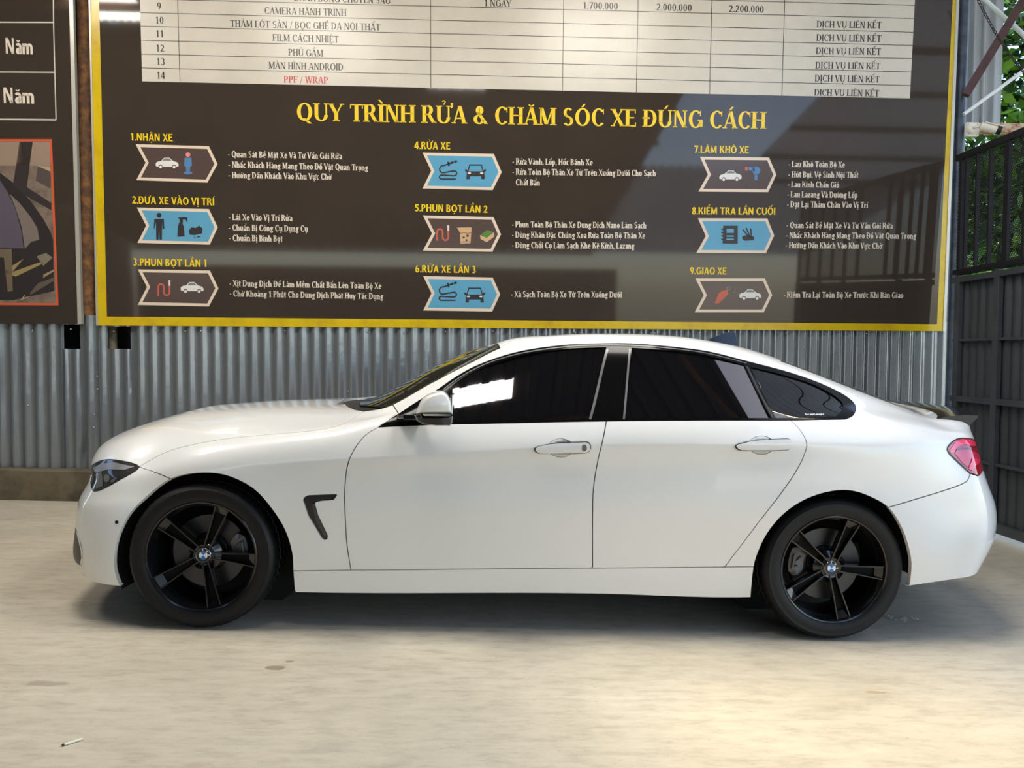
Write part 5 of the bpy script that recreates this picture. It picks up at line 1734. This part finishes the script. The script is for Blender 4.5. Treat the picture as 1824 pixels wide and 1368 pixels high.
# ---- door mirrors
def mirror(sgn):
    def layerpts(px_poly, yc):
        out = []
        for x, y in px_poly:
            d = CARI.to_3x3() @ ray_dir(x, y)
            p = EYE_C + d * ((yc - EYE_C.y) / d.y)
            out.append((p.x, p.z))
        return out
    cap = layerpts([(740, 736), (742.5, 728), (747, 718), (753, 708), (761, 702.5), (772, 698.5), (783, 696.2), (790, 696.7), (797, 701.7), (802.5, 711), (805, 723), (805.5, 736)], -1.0)
    low = layerpts([(737, 739), (806, 738), (806.5, 750), (802, 756.5), (775, 756.5), (752, 753.5), (741, 748)], -1.0)
    chrome = layerpts([(748, 734.5), (805.5, 734.5), (806, 739.5), (750, 738.5)], -1.0)
    root = None
    def loft(name, pts, m, layers, parent, smooth=True):
        c = np.mean(np.array(pts), 0)
        v, f = [], []
        n = len(pts)
        for y, s, dx in layers:
            v += [(c[0] + (x - c[0]) * s + dx, sgn * y, c[1] + (z - c[1]) * s) for x, z in pts]
        for i in range(len(layers) - 1):
            for k in range(n):
                f.append((i * n + k, i * n + (k + 1) % n, (i + 1) * n + (k + 1) % n, (i + 1) * n + k))
        f += [tuple(range(n)), tuple(range((len(layers) - 1) * n, len(layers) * n))]
        return MB().add(v, f).build(name, m, parent, smooth, sharp=50)
    LY = [(1.076, .66, .014), (1.068, .84, .010), (1.05, .95, .005), (1.02, .985, .002), (.985, 1, 0), (.93, .98, -.004), (.905, .9, -.006)]
    hs = loft('mirror_housing', low, M_black, LY, car)
    loft('mirror_cap', cap, M_paint, LY, hs)
    loft('mirror_trim', chrome, M_chrome, [(1.074, .8, .012), (1.06, .95, .006), (1.0, 1.02, 0), (.92, 1.0, -.004)], hs)
    xr = max(x for x, z in cap)
    zc = (max(z for x, z in cap) + min(z for x, z in low)) / 2
    MB().box((xr - .006, min(sgn * .925, sgn * 1.055), zc - .055), (xr + .004, max(sgn * .925, sgn * 1.055), zc + .06)).build('mirror_glass', M_chrome, hs, bevel=.003)
    zl = min(z for x, z in low)
    ar = MB().prism([(-.57, sgn * .855, zl + .002), (-.46, sgn * .855, zl + .002), (-.455, sgn * .93, zl + .012), (-.53, sgn * .93, zl + .012)], (0, 0, .022))
    ar.build('mirror_arm', M_black, hs, bevel=.004)
mirror(-1)
mirror(1)

# ---- wheels
def wheel_parts():
    """meshes of one wheel around its own centre, outer side towards -y"""
    out = {}
    n = 168
    prof = [(.236, -.098), (.246, -.106), (.262, -.1115), (.280, -.1125), (.294, -.1105), (.2975, -.1118), (.3005, -.1085), (.307, -.104), (.3135, -.096), (.3195, -.086), (.3232, -.070), (.3245, -.050),
            (.3245, -.036), (.3175, -.034), (.3175, -.026), (.325, -.024), (.325, .024), (.3175, .026), (.3175, .034), (.3245, .036), (.3232, .070), (.3195, .086), (.3135, .096), (.296, .110), (.262, .1115), (.236, .098)]
    v, f = [], []
    m = len(prof)
    for i in range(n):
        for k, (r, y) in enumerate(prof):
            cut = (i % 3 == 0) and 9 <= k <= 21 and k not in (13, 14, 17, 18)
            sk = .35 * y * 0.5
            an = 2 * PI * i / n + sk
            rr_ = r - (.0040 if cut else 0)
            v.append((rr_ * math.cos(an), y, rr_ * math.sin(an)))
    for i in range(n):
        j = (i + 1) % n
        for k in range(m - 1):
            f.append((i * m + k, i * m + k + 1, j * m + k + 1, j * m + k))
    me = MB().add(v, f).build('tyre', M_rubber, None, True, sharp=35)
    out['tyre'] = me
    rim = MB().lathe([(.236, -.094), (.2435, -.099), (.2445, -.104), (.241, -.107), (.235, -.105), (.231, -.098), (.228, -.088), (.220, -.078), (.2165, -.060), (.211, -.02), (.209, .06), (.216, .095), (.236, .1)], 96)
    out['rim'] = rim.build('rim', M_black, None, True, sharp=40)
    # one spoke along +x (radius r, tangent t along z)
    s = MB()
    def bar8(r0, t0, w0, y0, r1, t1, w1, y1, dep):
        a = [(r0, y0, t0 - w0 / 2), (r0, y0, t0 + w0 / 2), (r0, y0 + dep, t0 + w0 / 2), (r0, y0 + dep, t0 - w0 / 2)]
        b = [(r1, y1, t1 - w1 / 2), (r1, y1, t1 + w1 / 2), (r1, y1 + dep * .8, t1 + w1 / 2), (r1, y1 + dep * .8, t1 - w1 / 2)]
        s.add(a + b, [(0, 1, 2, 3), (7, 6, 5, 4), (0, 4, 5, 1), (1, 5, 6, 2), (2, 6, 7, 3), (3, 7, 4, 0)])
    for sg in (-1, 1):
        bar8(.030, sg * .013, .0075, -.076, .12, sg * .0185, .0065, -.084, .036)
        bar8(.12, sg * .0185, .0065, -.084, .229, sg * .029, .006, -.098, .034)
    bar8(.198, 0, .046, -.074, .231, 0, .056, -.094, .026)
    out['spoke'] = s.build('spoke', M_black, None, bevel=.0016)
    s = MB()
    bar8(.030, 0, .026, -.050, .205, 0, .050, -.066, .022)
    out['web'] = s.build('spoke_web', mat('web_black', (.003, .003, .003, 1), .7, spec=.2), None)
    hub = MB().lathe([(.0, -.066), (.030, -.070), (.046, -.074), (.052, -.066), (.074, -.052), (.078, -.030), (.078, .0)], 48)
    out['hub'] = hub.build('hub', M_black, None, True, sharp=35)
    lb_ = MB().lathe([(0, -.060), (.007, -.060), (.0085, -.057), (.0085, -.03)], 6)
    out['bolt'] = lb_.build('wheel_bolt', M_alloy, None)
    ring = MB().lathe([(0, -.079), (.0315, -.079), (.033, -.083), (.0345, -.0815), (.0355, -.076), (.036, -.066)], 40)
    out['cap'] = ring.build('centre_cap', M_chrome, None, True, sharp=35)
    disc = MB().lathe([(.06, -.004), (.082, -.006), (.084, .004), (.086, .0), (.164, .0), (.166, .004), (.166, .02), (.06, .02)], 64)
    out['disc'] = disc.build('brake_disc', M_alloy, None, True, sharp=30)
    cal = MB()
    na = 7
    for i in range(na):
        an = math.radians(-26 + 52 * i / (na - 1))
        c, sn = math.cos(an), math.sin(an)
        e = .018 if i in (0, na - 1) else 0
        for r, y in ((.112 + e, -.036), (.150, -.044), (.182 - e, -.036), (.186 - e, .03), (.112 + e, .034)):
            cal.v.append(Vector((r * c, y, r * sn)))
    for i in range(na - 1):
        for k in range(5):
            cal.f.append((i * 5 + k, i * 5 + (k + 1) % 5, (i + 1) * 5 + (k + 1) % 5, (i + 1) * 5 + k))
    cal.f += [(0, 1, 2, 3, 4), tuple(range((na - 1) * 5, na * 5))]
    cal.bar((.165, -.050, -.03), (.165, -.050, .03), .012, n=8).bar((.130, -.048, -.025), (.150, -.048, .0), .008, n=8).bar((.14, -.05, .02), (.17, -.05, .035), .010, n=8)
    out['caliper'] = cal.build('brake_caliper', mat('caliper_grey', (.13, .13, .135, 1), .42, metal=.6), None, bevel=.003)
    # emblem pieces
    def wedge(a0, a1, r, y):
        q = MB()
        pts = [(0, y, 0)] + [(r * math.cos(math.radians(a)), y, r * math.sin(math.radians(a))) for a in np.linspace(a0, a1, 9)]
        q.add(pts, [tuple(range(len(pts)))])
        return q
    bk = MB().lathe([(0, -.0792), (.0312, -.0792)], 40).build('emblem_ring', M_trim, None, recalc=True)
    out['ering'] = bk
    eb, ew = MB(), MB()
    for a0 in (45, 225):
        eb.add(*(lambda w: (w.v, w.f))(wedge(a0, a0 + 90, .0190, -.0797)))
    for a0 in (135, 315):
        ew.add(*(lambda w: (w.v, w.f))(wedge(a0, a0 + 90, .0190, -.0797)))
    out['eblue'] = eb.build('emblem_quarter', M_blue, None)
    out['ewhite'] = ew.build('emblem_quarter', M_white, None)
    let = MB()
    for ch, an in (('B', 95), ('M', 48), ('W', 1)):
        polys, w = text_polys(ch, False, .2, .16)
        a = math.radians(an)
        up = Vector((math.cos(a), 0, math.sin(a)))
        rt = Vector((math.sin(a), 0, -math.cos(a)))
        sc_ = .0085
        for q in polys:
            k = len(let.v)
            let.v += [up * (.0208 + b_ * sc_) + rt * ((x - w / 2) * sc_) + Vector((0, -.0797, 0)) for x, b_ in q]
            let.f.append(tuple(range(k, k + len(q))))
    out['eletters'] = let.build('emblem_letters', M_white, None)
    for o in out.values():
        C.objects.unlink(o)
    return out
WP = wheel_parts()
def add_copy(key, parent, roty=0.0, loc=(0, 0, 0)):
    o = WP[key].copy()
    C.objects.link(o)
    o.parent = parent
    o.rotation_euler = (0, roty, 0)
    o.location = loc
    return o
PH = -3.5
for wx, side_, cal_a in ((-1.405, -1, 8), (1.405, -1, 172), (-1.405, 1, 8), (1.405, 1, 172)):
    w = WP['tyre'].copy()
    w.name = 'wheel'
    C.objects.link(w)
    w.parent = car
    w.location = (wx, side_ * .775, .3245)
    w.rotation_euler = (0, 0, 0 if side_ < 0 else PI)
    add_copy('rim', w)
    for k in range(5):
        add_copy('spoke', w, -math.radians(PH + 72 * k))
        add_copy('web', w, -math.radians(PH + 72 * k))
        a = math.radians(PH + 36 + 72 * k)
        add_copy('bolt', w, 0, (.056 * math.cos(a), .0, .056 * math.sin(a)))
    for q in ('hub', 'cap', 'disc', 'ering', 'eblue', 'ewhite', 'eletters'):
        add_copy(q, w)
    add_copy('caliper', w, -math.radians(cal_a if side_ < 0 else 180 - cal_a))
    # wheel-arch lining
    lv, lf = [], []
    na = 25
    for i in range(na):
        a = math.radians((-20 if wx < 0 else -6) + (225 if wx < 0 else 206) * i / (na - 1))
        for r, y in ((.412, -.81), (.402, -.70), (.395, -.46)):
            lv.append((wx + r * math.cos(a), -side_ * y, .3245 + r * math.sin(a)))
    for i in range(na - 1):
        for k in range(2):
            lf.append((i * 3 + k, i * 3 + k + 1, i * 3 + k + 4, i * 3 + k + 3))
    MB().add(lv, lf).build('arch_liner', M_shell, car, True)
    MB().add([(wx + .41 * math.cos(2 * PI * k / 24), -side_ * -.46, .3245 + .41 * math.sin(2 * PI * k / 24)) for k in range(24)], [tuple(range(24))]).build('arch_inner_wall', M_shell, car)
# ================================================================== things beyond and beside the gate, litter on the floor
M_brown = mat('red_brown_paint', rgb(84, 48, 44), 0.5, noise=(12, rgb(66, 40, 36), .4, .65))
M_whitepipe = mat('white_pipe_paint', rgb(228, 236, 234), 0.3)
M_chain = mat('dark_chain', rgb(52, 47, 44), 0.6, metal=0.4)
M_cream2 = mat('cream_plastic', rgb(232, 227, 212), 0.45)
M_greysheet = mat('pale_grey_sheet', rgb(168, 170, 170), 0.5, metal=0.2, noise=(2.5, rgb(148, 150, 150), .4, .7, (1, 1, .3)))

# rusty beam running off to the right
a, b_ = at_y(1716, 229, 6.2), at_y(1830, 229.5, 6.2)
b_ = a + (b_ - a) * 4
tag(MB().bar(a, b_, .07, .075, up=(0, 0, 1)).build('rusty_beam', M_rustlight, None, bevel=.006), 'rusty cream painted steel beam behind the security camera', 'beam')
# pale corrugated fence sheets beyond the post
fence = thing('sheet_fence', 'pale grey corrugated sheet fence outside above the rusty beam', 'fence', (4.3, 6.55, 1.0))
xL, xR = at_y(1708, 100, 6.55).x, at_y(1786, 100, 6.55).x
zB = at_y(1750, 240, 6.55).z
o = corrugated('fence_sheet', xL - .3 - 4.3, (xL + xR) / 2 - 4.3, zB - 1.0, 3.7, 0, M_greysheet, fence, pitch=.096, depth=.02, rows=4, dent=.001, seed=91)
o = corrugated('fence_sheet', (xL + xR) / 2 - 4.3, xR - 4.3, zB - 1.0, 3.7, .004, M_greysheet, fence, pitch=.096, depth=.02, rows=4, dent=.001, seed=92)

# braces
def px_bar(name, p, q, y0, y1, w, m, n, label, cat):
    A, B = at_y(*p, y0), at_y(*q, y1)
    return tag(MB().bar(A, B, w, n=n).build(name, m, None, n > 4, bevel=0 if n > 4 else .004, sharp=50), label, cat)
px_bar('brown_brace', (1719.5, 170), (1842, -32), 6.12, 5.95, .062, M_brown, 4, 'dark red-brown steel brace slanting up from the grey post', 'brace')
px_bar('white_pipe', (1738, -14), (1850, 86), 6.12, 6.12, .038, M_whitepipe, 14, 'upper pale pipe slanting down to the right behind the brown brace', 'pipe')
px_bar('white_pipe', (1716.5, 203.5), (1826, 124), 6.14, 6.14, .030, M_whitepipe, 14, 'lower white pipe rising to the right from the grey post', 'pipe')

# chain
c0, c1 = at_y(1738, -8, 5.84), at_y(1830, 136, 5.84)
chain = thing('chain', 'dark steel chain hanging across the brown brace', 'chain', c0)
lk = MB().tube([(0.016 * math.cos(t_) * 1.0, 0, 0.0095 * math.sin(t_)) for t_ in np.linspace(0, 2 * PI, 13)[:-1]], .006, 6, closed=True)
lk = lk.build('chain_link', M_chain, chain, True)
dirv = (c1 - c0)
nl = int(dirv.length / .0235)
ang = math.atan2(-dirv.z, dirv.x)
for k in range(nl):
    o = lk if k == 0 else lk.copy()
    if k:
        C.objects.link(o)
        o.parent = chain
    o.location = dirv * (k / nl) + Vector((0, 0, -.05 * math.sin(PI * k / nl)))
    o.rotation_euler = Matrix.Rotation(ang, 3, 'Y').to_euler() if k % 2 == 0 else (Matrix.Rotation(ang, 3, 'Y') @ Matrix.Rotation(PI / 2, 3, 'X')).to_euler()

# security camera
sc0 = at_y(1731, 231, 6.12)
seccam = thing('security_camera', 'small cream bullet security camera on a square plate', 'camera', sc0)
W_ = 6.12 / FPX
MB().box((-11.5 * W_, -.012, -12.5 * W_), (11.5 * W_, .02, 12.5 * W_)).build('mount_plate', M_cream2, seccam, bevel=.004)
MB().lathe([(0, -.045), (.020, -.044), (.034, -.035), (.040, -.02), (.040, -.012)], 24).build('mount_base', M_cream2, seccam, True, sharp=50).location = (-4 * W_, 0, 0)
MB().tube([(-4 * W_, -.04, 0), (0, -.06, .006), (6 * W_, -.075, 0)], .02, 10).build('arm', M_cream2, seccam, True)
ca, cb = Vector((6 * W_, -.07, 2 * W_)), Vector((34 * W_, -.13, -10 * W_))
MB().bar(ca, cb, .062, n=20).build('camera_body', M_cream2, seccam, True, sharp=40)
cd = (cb - ca).normalized()
MB().bar(ca + cd * .03 + Vector((0, 0, .034)), cb + cd * .02 + Vector((0, 0, .034)), .06, .008).build('sun_shield', M_cream2, seccam, bevel=.003)
MB().bar(cb - cd * .03, cb + cd * .004, .066, n=20).build('front_ring', M_trim, seccam, True, sharp=40)
MB().bar(cb, cb + cd * .006, .03, n=16).build('lens', M_glass, seccam, True, sharp=40)
for sx in (-1, 1):
    for sz in (-1, 1):
        MB().lathe([(0, -.016), (.005, -.015), (.006, -.011)], 8).build('screw', M_screw, seccam, True).location = (sx * 8.5 * W_, 0, sz * 9.5 * W_)

# trees outside
def leaf_mat(name, c1, c2):
    m = mat(name, c1, .45, noise=(2.5, c2, .35, .65))
    b = m.node_tree.nodes['Principled BSDF']
    b.inputs['Subsurface Weight'].default_value = 0.0
    return m
M_leafA = leaf_mat('leaf_bright', rgb(128, 176, 44), rgb(86, 140, 40))
M_leafB = leaf_mat('leaf_dark', rgb(58, 96, 40), rgb(40, 70, 34))
M_bark = mat('bark', rgb(96, 84, 70), .85, noise=(12, rgb(66, 58, 50), .4, .65))
def tree(base, height, crown_r, crown_h, n, leaf, mats, label, seed, trunk_r=.09):
    rnd = random.Random(seed)
    t_ = thing('leafy_tree', label, 'tree', base, group='trees beyond the gate')
    tr = MB().tube([(0, 0, -.3), (.05, .03, height * .35), (-.04, .06, height * .7), (.02, 0, height * .95)], trunk_r * 2, 10)
    tr.build('trunk', M_bark, t_, True)
    br = []
    for k in range(9):
        a = rnd.uniform(0, 2 * PI)
        z0 = height * rnd.uniform(.35, .8)
        L = crown_r * rnd.uniform(.6, .95)
        p0, p1 = Vector((0, 0, z0)), Vector((L * math.cos(a), L * math.sin(a), z0 + crown_h * rnd.uniform(.05, .4)))
        pm_ = (p0 + p1) / 2 + Vector((0, 0, .12))
        MB().tube([p0, pm_, p1], trunk_r * .5, 6).build('branch', M_bark, t_, True)
        br.append((p0, p1))
    for mi_, m in enumerate(mats):
        v, f = [], []
        for k in range(n // len(mats)):
            if rnd.random() < .55:
                p0, p1 = rnd.choice(br)
                c = p0.lerp(p1, rnd.uniform(.3, 1.1)) + Vector((rnd.gauss(0, .28), rnd.gauss(0, .28), rnd.gauss(0, .25)))
            else:
                a, u = rnd.uniform(0, 2 * PI), rnd.uniform(-1, 1)
                r = crown_r * rnd.uniform(.3, 1) ** .5
                c = Vector((r * math.cos(a) * math.sqrt(1 - u * u), r * math.sin(a) * math.sqrt(1 - u * u), height * .72 + u * crown_h * .6))
            d = Vector((rnd.uniform(-1, 1), rnd.uniform(-1, 1), rnd.uniform(-.9, .2))).normalized()
            s = d.cross(Vector((rnd.uniform(-1, 1), rnd.uniform(-1, 1), 1))).normalized()
            nn = s.cross(d)
            L, w = leaf * rnd.uniform(.7, 1.3), leaf * rnd.uniform(.22, .34)
            k0 = len(v)
            v += [c, c + d * L * .4 + s * w - nn * w * .3, c + d * L - nn * L * .12, c + d * L * .4 - s * w - nn * w * .3]
            f += [(k0, k0 + 1, k0 + 2), (k0, k0 + 2, k0 + 3)]
        o = mesh_obj('foliage', v, f, m, t_)
        o['kind'] = 'stuff'
gz0 = lambda x: floor_z(x)
tree((7.0, 9.3, gz0(7.0)), 5.4, 1.7, 4.0, 9000, .17, (M_leafB, M_leafA), 'tall leafy tree behind the chain at the right edge', 3)
tree((4.7, 7.4, gz0(4.7)), 2.3, .75, 1.2, 1500, .17, (M_leafA,), 'low bright green tree showing just over the black mesh gate', 5, .05)
tree((11.6, 13.6, gz0(11.6)), 6.6, 2.3, 4.4, 5000, .22, (M_leafB,), 'dark tree standing farthest back behind the gate', 9, .12)

# litter
p, q = at_floor(110, 1330), at_floor(147, 1318.5)
stick = thing('paper_stick', 'thin white stick with a dark tip lying on the floor', 'stick', p + Vector((0, 0, .0045)))
d = q - p
MB().bar(d * .12, d, .0075, n=10).build('shaft', mat('stick_white', rgb(232, 228, 214), .6), stick, True, sharp=50)
MB().bar((0, 0, 0), d * .12, .0075, n=10).build('tip', mat('stick_tip', rgb(60, 50, 40), .7), stick, True, sharp=50)

pc = at_floor(1607, 1103)
M_film = bpy.data.materials.new('clear_film')
M_film.use_nodes = True
fb_ = M_film.node_tree.nodes['Principled BSDF']
fb_.inputs['Base Color'].default_value = (.8, .82, .84, 1)
fb_.inputs['Roughness'].default_value = .12
fb_.inputs['Alpha'].default_value = .32
rn = random.Random(4)
V, F = [], []
nx_, ny_ = 13, 7
for i in range(nx_):
    for j in range(ny_):
        V.append((-.062 + .124 * i / (nx_ - 1) + rn.uniform(-.004, .004), -.03 + .06 * j / (ny_ - 1) + .012 * math.sin(i * .9) + rn.uniform(-.004, .004), abs(rn.gauss(0, .007)) + .001))
for i in range(nx_ - 1):
    for j in range(ny_ - 1):
        a = i * ny_ + j
        F.append((a, a + ny_, a + ny_ + 1, a + 1))
o = mesh_obj('plastic_scrap', V, F, M_film)
o.location = pc
tag(o, 'crumpled scrap of clear plastic on the floor behind the rear wheel', 'plastic scrap')
pc = at_floor(285, 1113)
V = [(-.022, -.004, .002), (-.008, .007, .006), (.012, .008, .004), (.026, .002, .002), (.010, -.008, .003), (-.008, -.010, .005)]
o = mesh_obj('dry_leaf', V + [(0, 0, .001)], [(0, 1, 6), (1, 2, 6), (2, 3, 6), (3, 4, 6), (4, 5, 6), (5, 0, 6)], mat('dry_leaf_ochre', rgb(150, 122, 60), .7))
o.location = pc
tag(o, 'small ochre dry leaf beside the front tyre', 'leaf')
